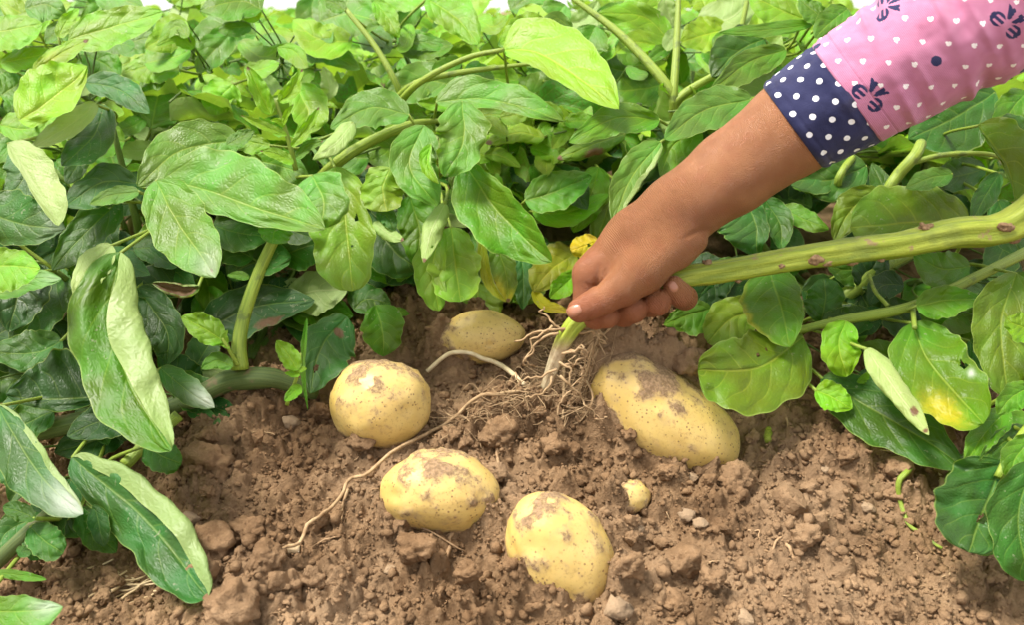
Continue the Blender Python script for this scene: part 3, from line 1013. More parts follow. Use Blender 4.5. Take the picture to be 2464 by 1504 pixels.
# --- left plant
leaf('L', [(392, 430), (500, 458), (620, 500), (782, 552)], .535, .505, 100, 46, 18, 8, 's')
leaf('L', [(575, 335), (430, 365), (330, 448)], .585, .56, 58, 60, 10, 15, 's')
leaf('L', [(545, 348), (612, 312)], .58, .58, 18, 26, 0, 20, 'g', pet=False)
leaf('L', [(375, 432), (425, 535), (480, 610), (518, 667)], .50, .465, 72, 66, 15, 5, 's', wav=.16, wht=[(.9, 0, .15, .7, .5)], brn=[(.93, .1, .03, .15, .8)])
leaf('L', [(750, 420), (778, 480), (772, 548)], .525, .505, 60, 75, 18, 0, 's', wav=.08, q=.6)
leaf('L', [(-60, 500), (60, 540), (158, 550)], .52, .50, 70, 50, 12, -5, 'd', wht=[(.95, 0, .15, .8, .4)])
leaf('L', [(18, 343), (80, 440), (142, 542)], .505, .49, 62, 14, 5, 0, 'p', under=True, q=.6)
leaf('L', [(235, 250), (160, 305), (75, 355)], .56, .55, 26, 34, 0, 10, 'p', under=True)
leaf('L', [(250, 250), (222, 330), (148, 398)], .575, .56, 45, 45, 10, 10, 'd')
leaf('L', [(330, 440), (245, 440), (158, 495)], .565, .55, 55, 40, 20, 10, 't')
leaf('L', [(335, 460), (270, 468), (215, 490)], .55, .545, 24, 20, 15, 15, 's')
leaf('L', [(290, 480), (205, 560), (125, 650)], .56, .55, 46, 46, 15, 15, 'd', wav=.15)
leaf('L', [(-40, 640), (30, 640), (97, 645)], .475, .465, 40, 58, 10, 5, 'b', yel=[(.95, 0, .2, .8, .4)])
leaf('L', [(-10, 710), (70, 672), (148, 670)], .50, .49, 26, 30, 10, 10, 's', wht=[(.9, 0, .2, .9, .4)])
leaf('L', [(290, 605), (262, 760), (315, 930), (412, 1086)], .485, .44, 175, 112, 5, 8, 'g', rA=(.36, 172, .62), wav=.05, q=.62, mulc=.72, label='leaf rolled over so its pale underside shows')
leaf('L', [(270, 588), (212, 650), (184, 735)], .50, .49, 40, 30, 10, 10, 'p', under=True)
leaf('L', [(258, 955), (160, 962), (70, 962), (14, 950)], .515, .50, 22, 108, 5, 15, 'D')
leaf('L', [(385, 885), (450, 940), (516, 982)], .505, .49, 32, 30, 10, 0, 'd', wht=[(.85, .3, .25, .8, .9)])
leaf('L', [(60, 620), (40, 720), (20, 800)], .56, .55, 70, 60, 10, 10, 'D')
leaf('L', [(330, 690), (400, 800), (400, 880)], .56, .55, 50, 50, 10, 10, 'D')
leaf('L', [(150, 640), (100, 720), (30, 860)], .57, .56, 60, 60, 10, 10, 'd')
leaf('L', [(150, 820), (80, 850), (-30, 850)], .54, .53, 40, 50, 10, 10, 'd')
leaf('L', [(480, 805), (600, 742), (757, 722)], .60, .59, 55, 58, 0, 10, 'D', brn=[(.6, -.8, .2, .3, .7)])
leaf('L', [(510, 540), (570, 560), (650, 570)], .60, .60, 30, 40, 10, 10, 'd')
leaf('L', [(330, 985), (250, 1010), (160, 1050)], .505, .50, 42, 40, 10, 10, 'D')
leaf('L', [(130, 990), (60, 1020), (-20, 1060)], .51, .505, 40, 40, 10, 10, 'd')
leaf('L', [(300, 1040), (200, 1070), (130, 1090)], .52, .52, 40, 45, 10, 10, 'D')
leaf('L', [(480, 690), (440, 700), (365, 680)], .55, .54, 32, 32, 30, 30, 'd', rA=(.4, 120), rB=(.4, 120), brn=[(.5, 0, .5, 1, 1)], label='dead brown crumpled leaf')
# --- lower left big leaves
leaf('L', [(-5, 975), (60, 1088), (122, 1172), (200, 1238)], .455, .425, 66, 82, 10, 0, 't', rA=(.52, 168, .82), wht=[(.9, .1, .2, .8, .9)], q=.62, label='dark leaf with whitish sheen painted on its tip')
leaf('L', [(172, 1100), (296, 1200), (389, 1292), (466, 1400), (500, 1440)], .455, .415, 135, 92, 8, 4, 't', rA=(.48, 172, .74), q=.55, wav=.08, mulc=.9, label='large dark leaf with its right edge rolled up')
leaf('L', [(190, 1225), (235, 1285), (280, 1330)], .455, .45, 42, 40, 10, 10, 'd')
leaf('LB', [(350, 1070), (390, 1098), (436, 1118)], .47, .465, 40, 40, 10, 10, 'd', p=.5, q=.5)
leaf('LB', [(-60, 1470), (50, 1472), (152, 1460)], .385, .38, 34, 60, 10, 10, 'g', wht=[(.85, .3, .2, .8, .7)])
leaf('LB', [(72, 1268), (105, 1300), (152, 1332)], .43, .42, 42, 42, 8, 8, 'd', p=.5, q=.45)
leaf('LB', [(85, 1250), (50, 1232), (6, 1222)], .43, .43, 24, 24, 8, 8, 'd', p=.5, q=.5)
leaf('LB', [(40, 1320), (58, 1328), (78, 1326)], .425, .425, 14, 14, 5, 5, 'd', pet=False)
leaf('LB', [(-10, 1378), (50, 1385), (112, 1395)], .42, .41, 12, 14, 5, 5, 'g', pet=False)
# --- shoot
leaf('S', [(538, 822), (490, 790), (435, 762)], .52, .515, 28, 34, 10, 10, 'b')
leaf('S', [(560, 882), (520, 868), (484, 888)], .515, .515, 22, 22, 10, 10, 'g')
leaf('S', [(545, 830), (540, 808), (548, 795)], .515, .515, 9, 9, 10, 10, 'b', pet=False)
leaf('S', [(552, 838), (535, 828), (520, 830)], .515, .515, 7, 7, 10, 10, 'b', pet=False)
leaf('S', [(716, 892), (692, 852), (664, 820)], .50, .495, 26, 24, 12, 12, 'b')
leaf('S', [(724, 928), (702, 948), (684, 966)], .495, .495, 16, 14, 12, 12, 'b')
leaf('S', [(722, 902), (702, 900), (684, 898)], .495, .495, 8, 8, 12, 12, 'b', pet=False)
leaf('S', [(718, 895), (728, 888), (738, 888)], .495, .495, 7, 7, 12, 12, 'b', pet=False)
leaf('S', [(835, 762), (775, 830), (745, 948)], .565, .545, 70, 45, 5, 10, 't', holes=[(.72, .05, .045, .4)], wob=.08, brn=[(.2, .2, .06, .3, .8)])
leaf('S', [(738, 765), (728, 880), (740, 988)], .535, .525, 9, 9, 40, 40, 'g')
leaf('S', [(668, 528), (660, 560), (655, 586)], .53, .52, 40, 36, 15, 15, 's', q=.5)
leaf('S', [(600, 668), (575, 660), (546, 662)], .535, .535, 12, 10, 10, 10, 'g', pet=False)
leaf('S', [(612, 655), (628, 645), (645, 645)], .535, .535, 10, 9, 10, 10, 'g', pet=False)
leaf('S', [(850, 745), (880, 720), (940, 730)], .60, .60, 35, 35, 10, 10, 'd')
leaf('S', [(700, 760), (760, 740), (850, 760)], .61, .60, 45, 40, 10, 10, 'g')
leaf('S', [(900, 760), (950, 750), (985, 755)], .60, .60, 14, 18, 10, 10, 'g', pet=False)
# --- centre plant
leaf('C', [(805, 400), (832, 520), (848, 700)], .565, .545, 62, 78, 10, 5, 'l', q=.42, p=.5, holes=[(.44, .45, .026, .3), (.66, .15, .014, .3)], nu=20, nv=64, label='hanging pale leaf with small holes')
leaf('C', [(938, 402), (922, 450), (930, 508)], .55, .54, 52, 54, -25, -25, 'l', q=.4, wob=.07)
leaf('C', [(898, 535), (935, 562), (972, 578)], .545, .54, 34, 34, -15, -15, 'b', under=True, rA=(.2, -100), rB=(.2, -100), brn=[(.95, 0, .06, 1, .8)], pet=False)
leaf('C', [(905, 510), (930, 520), (950, 555)], .55, .545, 22, 22, 20, 10, 'd', pet=False)
leaf('C', [(880, 510), (950, 600), (1010, 650)], .62, .60, 75, 75, 10, 10, 'd')
leaf('C', [(1020, 300), (985, 400), (1052, 496)], .555, .54, 62, 44, 10, 10, 's')
leaf('C', [(1112, 242), (1115, 340), (1068, 425)], .55, .53, 50, 62, 8, 12, 's', wob=.09, wav=.2)
leaf('C', [(1036, 345), (1028, 395), (1056, 442)], .54, .53, 18, 22, 30, 30, 'b', rA=(.4, 120))
leaf('C', [(1120, 395), (1180, 488), (1250, 560), (1327, 630)], .545, .505, 76, 84, 48, 6, 'g', wav=.08, label='big leaf folded along its midrib')
leaf('C', [(1085, 545), (1095, 640), (1108, 726)], .57, .56, 60, 60, 10, 10, 'l', q=.45, wob=.07)
leaf('C', [(1062, 548), (1040, 650), (1056, 748)], .565, .555, 30, 42, 25, 10, 'l', q=.5)
leaf('C', [(1072, 488), (1036, 560), (1018, 632)], .54, .53, 46, 46, -15, -20, 'b', under=True, rA=(.2, -95), rB=(.2, -90), brn=[(.97, 0, .05, 1, .9)], holes=[(.72, .3, .025, .3)])
leaf('C', [(1195, 590), (1218, 660), (1224, 728)], .58, .57, 26, 40, 10, 30, 'o', yel=[(.8, -.7, .3, .5, 1), (.9, .5, .15, .6, .9)], brn=[(.97, 0, .05, 1, .9), (.6, -.95, .12, .1, .7)])
leaf('C', [(1158, 575), (1178, 670), (1216, 726)], .57, .565, 16, 20, 30, 20, 'y', rA=(.4, 90), pet=False)
leaf('C', [(1255, 610), (1258, 680), (1258, 745)], .62, .61, 28, 28, 10, 10, 't')
leaf('C', [(1150, 680), (1148, 730), (1146, 792)], .64, .63, 55, 60, 10, 10, 'l', q=.5)
leaf('C', [(1055, 640), (985, 640), (930, 680)], .63, .62, 45, 50, 10, 10, 'D')
leaf('C', [(1230, 600), (1290, 610), (1330, 640)], .64, .63, 40, 40, 10, 10, 'd')
leaf('C', [(985, 470), (1010, 560), (1000, 640)], .60, .59, 50, 50, 10, 10, 'g')
leaf('C', [(1440, 580), (1405, 592), (1372, 602)], .60, .595, 30, 30, -15, -15, 'Y', p=.5, q=.45, holes=[(.35, .1, .06, .4)])
leaf('C', [(1385, 608), (1325, 650), (1283, 702)], .61, .60, 38, 50, 10, 10, 'y', wob=.08, mulc=.85)
leaf('C', [(1280, 700), (1310, 735), (1370, 752)], .59, .57, 18, 14, 15, 10, 'Y', pet=False)
leaf('C', [(1390, 655), (1350, 690), (1322, 716)], .60, .59, 32, 28, 20, 20, 'b')
leaf('C', [(1262, 482), (1340, 458), (1424, 424)], .62, .61, 42, 46, 10, 20, 'g')
leaf('C', [(1280, 508), (1360, 512), (1466, 466)], .63, .62, 26, 34, 10, 20, 'b')
leaf('C', [(1440, 400), (1420, 470), (1380, 560)], .64, .63, 40, 40, 10, 10, 'b')
leaf('C', [(1480, 430), (1455, 520), (1430, 590)], .64, .63, 36, 36, 10, 10, 'o')
leaf('C', [(650, 350), (600, 340), (540, 330)], .60, .60, 30, 20, 10, 10, 'b')
leaf('C', [(850, 293), (812, 340), (752, 384)], .57, .565, 48, 44, -15, -20, 'b', under=True, rA=(.2, -100), rB=(.2, -100))
leaf('C', [(985, 275), (890, 258), (795, 308)], .60, .59, 44, 42, 15, 8, 's')
# sprig in the middle left
for m_, w_, c_ in (([(672, 245), (700, 215), (728, 165)], 22, 'b'), ([(652, 275), (625, 220), (594, 158)], 26, 'b'), ([(690, 325), (630, 300), (578, 276)], 13, 'b'),
                   ([(700, 352), (735, 310), (768, 256)], 17, 'b'), ([(706, 392), (665, 370), (625, 362)], 16, 'b'), ([(712, 380), (740, 350), (778, 338)], 16, 'g'),
                   ([(680, 300), (690, 270), (706, 250)], 9, 'B'), ([(684, 305), (670, 290), (650, 290)], 8, 'B')):
    leaf('C', m_, .58, .57, w_, w_, 35, 25, c_, brn=[(.97, 0, .07, .8, .8)], pet=False)
# --- top centre
leaf('CT', [(1209, 119), (1290, 124), (1385, 182), (1489, 262)], .60, .55, 84, 40, 5, 15, 'B', wav=.06, label='long arching leaf lit through from behind')
leaf('CT', [(1048, 245), (1150, 236), (1260, 258), (1357, 292)], .615, .59, 50, 22, 10, 10, 's')
leaf('CT', [(1025, -5), (1100, 45), (1150, 108)], .66, .65, 46, 40, 10, 10, 'b')
leaf('CT', [(1315, 55), (1260, 75), (1202, 104)], .68, .67, 36, 40, 10, 10, 'b')
leaf('CT', [(955, 108), (1010, 100), (1082, 118)], .74, .74, 20, 20, 10, 10, 'g')
leaf('CT', [(700, 120), (780, 122), (866, 166)], .72, .72, 34, 30, 10, 10, 's')
leaf('CT', [(1130, 280), (1190, 275), (1275, 285)], .66, .65, 30, 34, -10, -20, 'l', rA=(.2, -90), rB=(.2, -90), brn=[(.0, 0, .2, 1, .6)])
leaf('CT', [(1310, 330), (1240, 320), (1168, 345)], .64, .63, 44, 40, -10, -20, 'l', rA=(.2, -90), rB=(.2, -90), brn=[(.97, 0, .1, 1, .8)])
leaf('CT', [(1165, 370), (1205, 375), (1252, 402)], .64, .63, 32, 30, -10, -20, 'l', rA=(.2, -90), rB=(.2, -90))
leaf('CT', [(1240, 300), (1190, 305), (1145, 312)], .65, .65, 22, 22, -10, -20, 'l', rA=(.2, -90), rB=(.2, -90), brn=[(.97, 0, .1, 1, .8)])
leaf('CT', [(1505, 322), (1425, 348), (1340, 382)], .60, .59, 46, 46, -10, -20, 'o', rA=(.2, -90), rB=(.2, -90), brn=[(.5, .5, .2, .4, .8), (.97, 0, .05, 1, .9)])
leaf('CT', [(1330, 200), (1345, 250), (1310, 300)], .70, .69, 40, 40, 10, 10, 's')
leaf('CT', [(900, 0), (930, 40), (960, 90)], .72, .72, 26, 26, 10, 10, 'b')
leaf('CT', [(830, 25), (800, 5), (770, 0)], .70, .70, 20, 20, 10, 10, 'g')
leaf('CT', [(1360, 10), (1330, 50), (1300, 110)], .78, .78, 40, 40, 10, 10, 's')
# --- behind the arm
leaf('RT', [(1588, 288), (1480, 283), (1368, 342)], .565, .545, 42, 30, 20, 10, 'g')
leaf('RT', [(1590, 340), (1520, 425), (1474, 534)], .53, .515, 48, 44, 12, 8, 's', rA=(.55, 165, .8))
leaf('RT', [(1810, 238), (1700, 262), (1598, 335)], .57, .555, 50, 46, 10, 10, 's')
leaf('RT', [(1690, 318), (1622, 345), (1588, 425)], .56, .55, 44, 30, 10, 10, 's')
leaf('RT', [(1892, 118), (1800, 150), (1702, 228)], .62, .60, 40, 28, 15, 20, 'g')
leaf('RT', [(1840, 92), (1772, 125), (1712, 185)], .65, .64, 55, 50, 10, 10, 'd')
leaf('RT', [(1750, 72), (1690, 85), (1636, 102)], .70, .69, 40, 44, 10, 10, 'B')
leaf('RT', [(1955, 58), (1840, 72), (1730, 78)], .64, .63, 16, 20, 10, 10, 'g')
leaf('RT', [(1935, 45), (1870, 20), (1800, -15)], .66, .66, 46, 40, 10, 10, 'b')
leaf('RT', [(1988, 48), (1950, 20), (1922, -5)], .64, .64, 30, 28, 10, 10, 'g')
leaf('RT', [(2040, 20), (1990, 60), (1960, 90)], .63, .62, 30, 34, 10, 10, 'g')
leaf('RT', [(1620, 110), (1550, 40), (1440, 30)], .72, .70, 36, 30, 10, 10, 'b')
leaf('RT', [(1480, 60), (1540, 30), (1620, 0)], .74, .74, 40, 30, 10, 10, 'b')
leaf('RT', [(1700, 30), (1690, 0), (1660, -30)], .74, .74, 30, 30, 10, 10, 'B')
# --- right plant
leaf('R', [(1790, 470), (1818, 540), (1822, 614)], .565, .55, 30, 80, 10, 10, 't', q=.6)
leaf('R', [(1838, 478), (1876, 540), (1880, 602)], .58, .57, 34, 34, 20, 20, 'd')
leaf('R', [(1878, 500), (1940, 530), (1994, 552)], .58, .57, 28, 24, 10, 10, 'g')
leaf('R', [(2334, 530), (2200, 535), (2045, 548)], .565, .55, 50, 90, 8, 10, 'o', p=.5, q=.45, wob=.05)
leaf('R', [(2115, 458), (2050, 500), (2006, 578)], .585, .57, 42, 40, 15, 15, 'o')
leaf('R', [(2292, 418), (2235, 428), (2178, 452)], .57, .56, 28, 26, 10, 10, 's')
leaf('R', [(2085, 398), (2000, 432), (1920, 432)], .63, .62, 50, 46, 10, 10, 'd')
leaf('R', [(2395, 220), (2290, 285), (2185, 335)], .64, .63, 75, 70, 10, 10, 'd')
leaf('R', [(2353, 298), (2420, 395), (2442, 485)], .55, .54, 80, 12, 5, 40, 'o')
leaf('R', [(2470, 220), (2430, 270), (2395, 350)], .60, .59, 40, 40, 10, 10, 'g')
leaf('R', [(2405, 415), (2365, 480), (2338, 535)], .58, .57, 28, 28, 10, 10, 'd')
leaf('R', [(2470, 330), (2440, 300), (2400, 290)], .58, .57, 28, 28, 10, 10, 'd')
leaf('R', [(2334, 640), (2262, 645), (2198, 608)], .565, .56, 44, 36, 10, 10, 'g')
leaf('R', [(1850, 640), (1880, 745), (1900, 836)], .545, .52, 55, 85, 10, 10, 'g', yel=[(.5, -.95, .5, .12, .6)], holes=[(.35, .4, .012, .3)])
leaf('R', [(1835, 742), (1760, 768), (1702, 826)], .56, .55, 52, 46, 10, 10, 'l', q=.5, mulc=.9)
leaf('R', [(1712, 742), (1650, 760), (1596, 782)], .58, .575, 46, 26, 10, 10, 'g')
leaf('R', [(1932, 812), (1820, 885), (1678, 893)], .52, .495, 102, 74, 6, 8, 'o', p=.42, q=.42, wav=.05, holes=[(.42, -.35, .020, .5), (.32, -.4, .016, .5)], nu=20, nv=64, mulc=1.05, label='round leaf lying flat on the soil beside the kidney shaped potato')
leaf('R', [(1975, 778), (1985, 720), (1980, 668)], .55, .545, 46, 44, 10, 10, 'd', q=.6)
leaf('R', [(2035, 772), (2018, 832), (2036, 908)], .515, .505, 48, 44, 15, 15, 'b', q=.6)
leaf('R', [(1975, 910), (2080, 975), (2210, 1050), (2320, 1128)], .51, .475, 66, 66, 12, 8, 'd', wav=.06, label='dark glossy leaf lying on the soil edge')
leaf('R', [(1960, 940), (2000, 955), (2050, 985)], .505, .50, 34, 30, 10, 10, 'b')
leaf('R', [(2082, 838), (2150, 932), (2234, 1048)], .485, .46, 62, 60, -18, -18, 'p', rA=(.15, -95), rB=(.15, -95), under=True, brn=[(.75, .1, .06, .3, .8), (.95, 0, .04, 1, .6)], label='pale leaf rolled into a tube')
leaf('R', [(2194, 775), (2228, 860), (2300, 950), (2366, 1020)], .50, .465, 88, 84, 8, 6, 'g', p=.45, q=.5, yel=[(.72, -.65, .22, .5, 1)], wht=[(.63, .72, .03, .12, 1)], holes=[(.54, .70, .034, .36)], nu=20, nv=64, label='leaf with a yellow patch and an eaten hole')
leaf('R', [(2203, 736), (2280, 722), (2360, 718)], .52, .515, 36, 40, 10, 10, 'g')
leaf('R', [(2445, 655), (2408, 780), (2422, 955)], .505, .495, 80, 64, 8, 10, 'o', q=.5)
leaf('R', [(2490, 800), (2440, 780), (2420, 765)], .48, .475, 34, 34, 10, 10, 'b')
leaf('R', [(2080, 700), (2100, 640), (2130, 590)], .60, .60, 40, 40, 10, 10, 'D')
leaf('R', [(2010, 660), (2060, 690), (2100, 760)], .60, .60, 40, 40, 10, 10, 'D')
leaf('R', [(2330, 820), (2380, 870), (2400, 940)], .53, .53, 50, 50, 10, 10, 'd')
leaf('R', [(2400, 480), (2430, 560), (2463, 620)], .60, .60, 40, 40, 10, 10, 'd')
leaf('R', [(2130, 640), (2060, 650), (1990, 640)], .61, .60, 40, 40, 10, 10, 'd')
leaf('R', [(1760, 640), (1700, 690), (1660, 760)], .62, .61, 45, 45, 10, 10, 'D')
leaf('R', [(1800, 700), (1740, 720), (1690, 730)], .62, .61, 40, 40, 10, 10, 'D')
leaf('R', [(2150, 870), (2120, 900), (2060, 920)], .52, .52, 22, 22, 10, 10, 'b', pet=False)
# --- lower right
leaf('RB', [(2428, 985), (2372, 1040), (2320, 1122)], .46, .445, 40, 34, 30, 15, 'g')
leaf('RB', [(2480, 1035), (2420, 1062), (2355, 1112)], .455, .445, 36, 30, 10, 10, 'd')
leaf('RB', [(2415, 1112), (2372, 1215), (2330, 1330)], .435, .415, 84, 108, 10, 8, 't', p=.38, q=.42, holes=[(.60, .14, .085, .42)], nu=20, nv=64, label='glossy leaf with a large ragged hole')
leaf('RB', [(2490, 1110), (2450, 1240), (2475, 1400)], .42, .405, 60, 70, 10, 10, 'd', q=.5)
leaf('RB', [(2490, 1050), (2445, 1100), (2425, 1160)], .43, .425, 40, 34, 10, 10, 'g')
leaf('RB', [(2480, 930), (2430, 960), (2400, 1000)], .45, .445, 36, 30, 10, 10, 'g')
# --- upper left
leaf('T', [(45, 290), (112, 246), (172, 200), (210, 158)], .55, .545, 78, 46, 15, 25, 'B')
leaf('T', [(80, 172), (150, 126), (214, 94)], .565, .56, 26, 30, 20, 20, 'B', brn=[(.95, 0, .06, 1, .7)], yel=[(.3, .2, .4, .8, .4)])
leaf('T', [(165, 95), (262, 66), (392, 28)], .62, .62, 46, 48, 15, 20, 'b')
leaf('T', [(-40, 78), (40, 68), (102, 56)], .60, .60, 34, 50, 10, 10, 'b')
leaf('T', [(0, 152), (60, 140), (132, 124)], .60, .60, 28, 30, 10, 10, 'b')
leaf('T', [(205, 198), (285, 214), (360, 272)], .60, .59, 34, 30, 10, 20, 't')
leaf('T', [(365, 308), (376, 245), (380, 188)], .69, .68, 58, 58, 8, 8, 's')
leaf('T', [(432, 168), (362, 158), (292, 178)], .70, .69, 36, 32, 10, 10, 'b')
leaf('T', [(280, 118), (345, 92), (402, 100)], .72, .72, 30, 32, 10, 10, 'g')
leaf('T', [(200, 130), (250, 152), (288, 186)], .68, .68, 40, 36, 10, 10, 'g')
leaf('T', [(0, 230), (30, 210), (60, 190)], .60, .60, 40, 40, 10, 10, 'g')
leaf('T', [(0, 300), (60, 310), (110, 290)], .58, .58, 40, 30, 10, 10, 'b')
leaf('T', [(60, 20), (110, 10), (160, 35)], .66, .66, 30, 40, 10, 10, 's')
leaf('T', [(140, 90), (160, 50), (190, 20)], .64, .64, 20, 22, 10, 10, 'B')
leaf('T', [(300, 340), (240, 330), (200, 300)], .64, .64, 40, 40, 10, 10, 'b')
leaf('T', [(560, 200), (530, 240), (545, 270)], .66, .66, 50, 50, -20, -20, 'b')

def filler(pl, n, x0, x1, y0, y1, d0, d1, cols, size=(95, 165), off=.02):
    q = np.random.default_rng(abs(n * 7 + int(x0) * 3 + int(y0)) + 11)
    for _ in range(n):
        x, y = q.uniform(x0, x1), q.uniform(y0, y1)
        th = q.uniform(-.5, 3.64) if q.random() < .8 else q.uniform(0, 6.28)
        L = q.uniform(*size)
        d = q.uniform(d0, d1)
        xa, ya = x + math.cos(th) * L, y + math.sin(th) * L * .85
        d = min(d, gd(x, max(y, ya, 400) + 25) - off)
        w = L * q.uniform(.28, .36)
        bx, by = q.normal() * 14, q.normal() * 14
        leaf(pl, [(x, y), ((x + xa) / 2 + bx, (y + ya) / 2 + by), (xa, ya)], d + q.uniform(0, .02), d - q.uniform(0, .015), w * q.uniform(.7, 1.1), w * q.uniform(.7, 1.1),
             q.uniform(-10, 35), q.uniform(-10, 35), cols[int(q.integers(len(cols)))], q=q.uniform(.55, .85), wav=q.uniform(.06, .18), pet='f', nu=7, nv=24, under=q.random() < .08)
filler('L', 46, -60, 520, 560, 1000, .57, .62, 'dDDt')  # dark leaf tones paint the deep shade between the near leaves
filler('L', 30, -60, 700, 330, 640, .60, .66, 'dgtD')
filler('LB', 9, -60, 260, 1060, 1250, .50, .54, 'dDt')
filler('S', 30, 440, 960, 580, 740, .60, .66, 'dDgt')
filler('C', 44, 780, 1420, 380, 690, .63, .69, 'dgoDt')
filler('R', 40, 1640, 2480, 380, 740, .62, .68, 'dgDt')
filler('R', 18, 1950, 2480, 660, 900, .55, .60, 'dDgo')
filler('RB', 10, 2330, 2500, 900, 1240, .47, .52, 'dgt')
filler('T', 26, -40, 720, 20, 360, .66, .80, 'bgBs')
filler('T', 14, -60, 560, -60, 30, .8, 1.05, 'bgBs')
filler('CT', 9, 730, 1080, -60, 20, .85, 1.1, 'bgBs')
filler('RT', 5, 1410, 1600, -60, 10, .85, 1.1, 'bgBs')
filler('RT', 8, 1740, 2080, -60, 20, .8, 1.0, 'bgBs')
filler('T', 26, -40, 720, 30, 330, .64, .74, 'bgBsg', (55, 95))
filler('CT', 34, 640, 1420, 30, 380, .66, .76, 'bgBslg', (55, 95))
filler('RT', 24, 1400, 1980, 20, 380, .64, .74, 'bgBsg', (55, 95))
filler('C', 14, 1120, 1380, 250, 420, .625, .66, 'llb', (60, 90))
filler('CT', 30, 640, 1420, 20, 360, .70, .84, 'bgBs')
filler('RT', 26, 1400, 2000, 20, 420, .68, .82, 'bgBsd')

# ------------------------------------------------------------------ stems of the near plants
def stem(pl, name, pts, rad, mat=M_STEM, **kw):
    P = np.array([at(x, y, d) for x, y, d in pts])
    return tube_obj(name, P, rad, mat, PLANTS[pl], **kw)
stem('S', 'stem', [(662, 570, .535), (625, 650, .535), (590, 750, .53), (575, 830, .525), (578, 890, .525)], [.0034, .0038, .0042, .0044, .0056], nseg=14, ridge=(4, .06), samples=30)
stem('S', 'root_stock', [(330, 1010, .53), (450, 965, .53), (560, 918, .53), (660, 915, .53), (760, 950, .545)], [.0058, .0064, .0074, .0066, .0040], M_STEM_DARK, nseg=16, ridge=(3, .05), samples=34, lump=.16)
stem('L', 'stem', [(-40, 1060, .52), (110, 1035, .52), (250, 1005, .52), (400, 985, .525)], [.006, .0068, .0065, .005], M_STEM_DARK, nseg=16, ridge=(3, .06), samples=30, lump=.05)
stem('L', 'stem', [(300, 1120, .49), (360, 1060, .50), (430, 1000, .51)], [.004, .004, .004], M_STEM, nseg=10)
stem('LB', 'stem', [(-20, 1365, .44), (60, 1290, .44), (145, 1215, .45)], [.0042, .0042, .004], M_STEM_DARK, nseg=10)
stem('S', 'sprig', [(690, 975, .505), (716, 900, .50), (722, 850, .50)], [.0014, .0012, .001], M_STEM, nseg=6)
stem('S', 'sprig', [(572, 880, .52), (550, 840, .515), (535, 815, .515)], [.0016, .0012, .001], M_STEM, nseg=6)
stem('C', 'stem', [(712, 410, .59), (692, 330, .585), (662, 240, .58)], [.002, .0018, .0012], M_STEM, nseg=8)
stem('C', 'stem', [(730, 470, .68), (800, 400, .62), (880, 345, .62), (985, 300, .63), (1060, 290, .66)], [.004, .0045, .0045, .0038, .002], M_STEM, nseg=10, ridge=(4, .06))
stem('CT', 'stem', [(830, 20, .70), (905, 115, .69), (962, 222, .69), (990, 330, .74)], [.0022, .0026, .0030, .0034], M_STEM, nseg=10)
stem('CT', 'stem', [(1212, 119, .605), (1120, 140, .62), (1000, 205, .64), (930, 290, .72)], [.0018, .0024, .0030, .0034], M_STEM, nseg=10)
stem('CT', 'stem', [(920, 280, .74), (990, 205, .66), (1100, 175, .65), (1300, 150, .64)], [.003, .003, .0026, .0014], M_STEM, nseg=8)
stem('RT', 'stem', [(1370, -10, .70), (1500, 90, .68), (1620, 230, .66), (1640, 330, .70)], [.002, .0034, .0042, .0045], M_STEM, nseg=10, ridge=(4, .06))
stem('RT', 'stem', [(1632, -20, .68), (1628, 100, .67), (1620, 250, .66), (1630, 330, .70)], [.0020, .003, .0036, .004], M_STEM, nseg=10)
stem('RT', 'stem', [(1720, 180, .66), (1660, 215, .66), (1615, 250, .66)], [.003, .0035, .004], M_STEM, nseg=10)
stem('RT', 'stem', [(1800, -10, .70), (1785, 60, .70), (1770, 120, .70)], [.0022, .0022, .0024], M_STEM, nseg=8)
stem('R', 'stem', [(2100, 540, .64), (2130, 470, .59), (2160, 420, .585), (2200, 375, .58), (2215, 345, .60)], [.0045, .0045, .004], M_STEM, nseg=10)
stem('R', 'stem', [(2190, 392, .58), (2270, 372, .58), (2376, 370, .58), (2420, 390, .60)], [.0022, .0020, .0016, .0010], M_STEM, nseg=8)
stem('R', 'stem', [(1900, 800, .535), (2030, 770, .53), (2200, 735, .53), (2360, 660, .545), (2480, 600, .57)], [.0025, .0034, .0036, .0036, .004], M_STEM, nseg=10, ridge=(4, .05), samples=26)
stem('R', 'stem', [(1960, 780, .60), (2010, 730, .60), (2060, 690, .60), (2120, 640, .61), (2200, 600, .64)], [.006, .006, .006], M_STEM, nseg=10)
stem('R', 'stem', [(2195, 735, .528), (2197, 760, .52), (2200, 790, .505)], [.0018, .0016, .0016], M_STEM, nseg=8)
stem('R', 'stem', [(2135, 735, .53), (2105, 700, .54), (2090, 660, .55)], [.0014, .0013, .0012], M_STEM, nseg=8)
stem('R', 'stem', [(2050, 380, .64), (2030, 405, .62), (2015, 440, .62), (2030, 480, .65)], [.003, .003, .003], M_STEM, nseg=8)
stem('RB', 'stem', [(2400, 1150, .435), (2440, 1075, .44), (2490, 1010, .45)], [.0022, .0026, .003], M_STEM, nseg=8)

grow_stems()

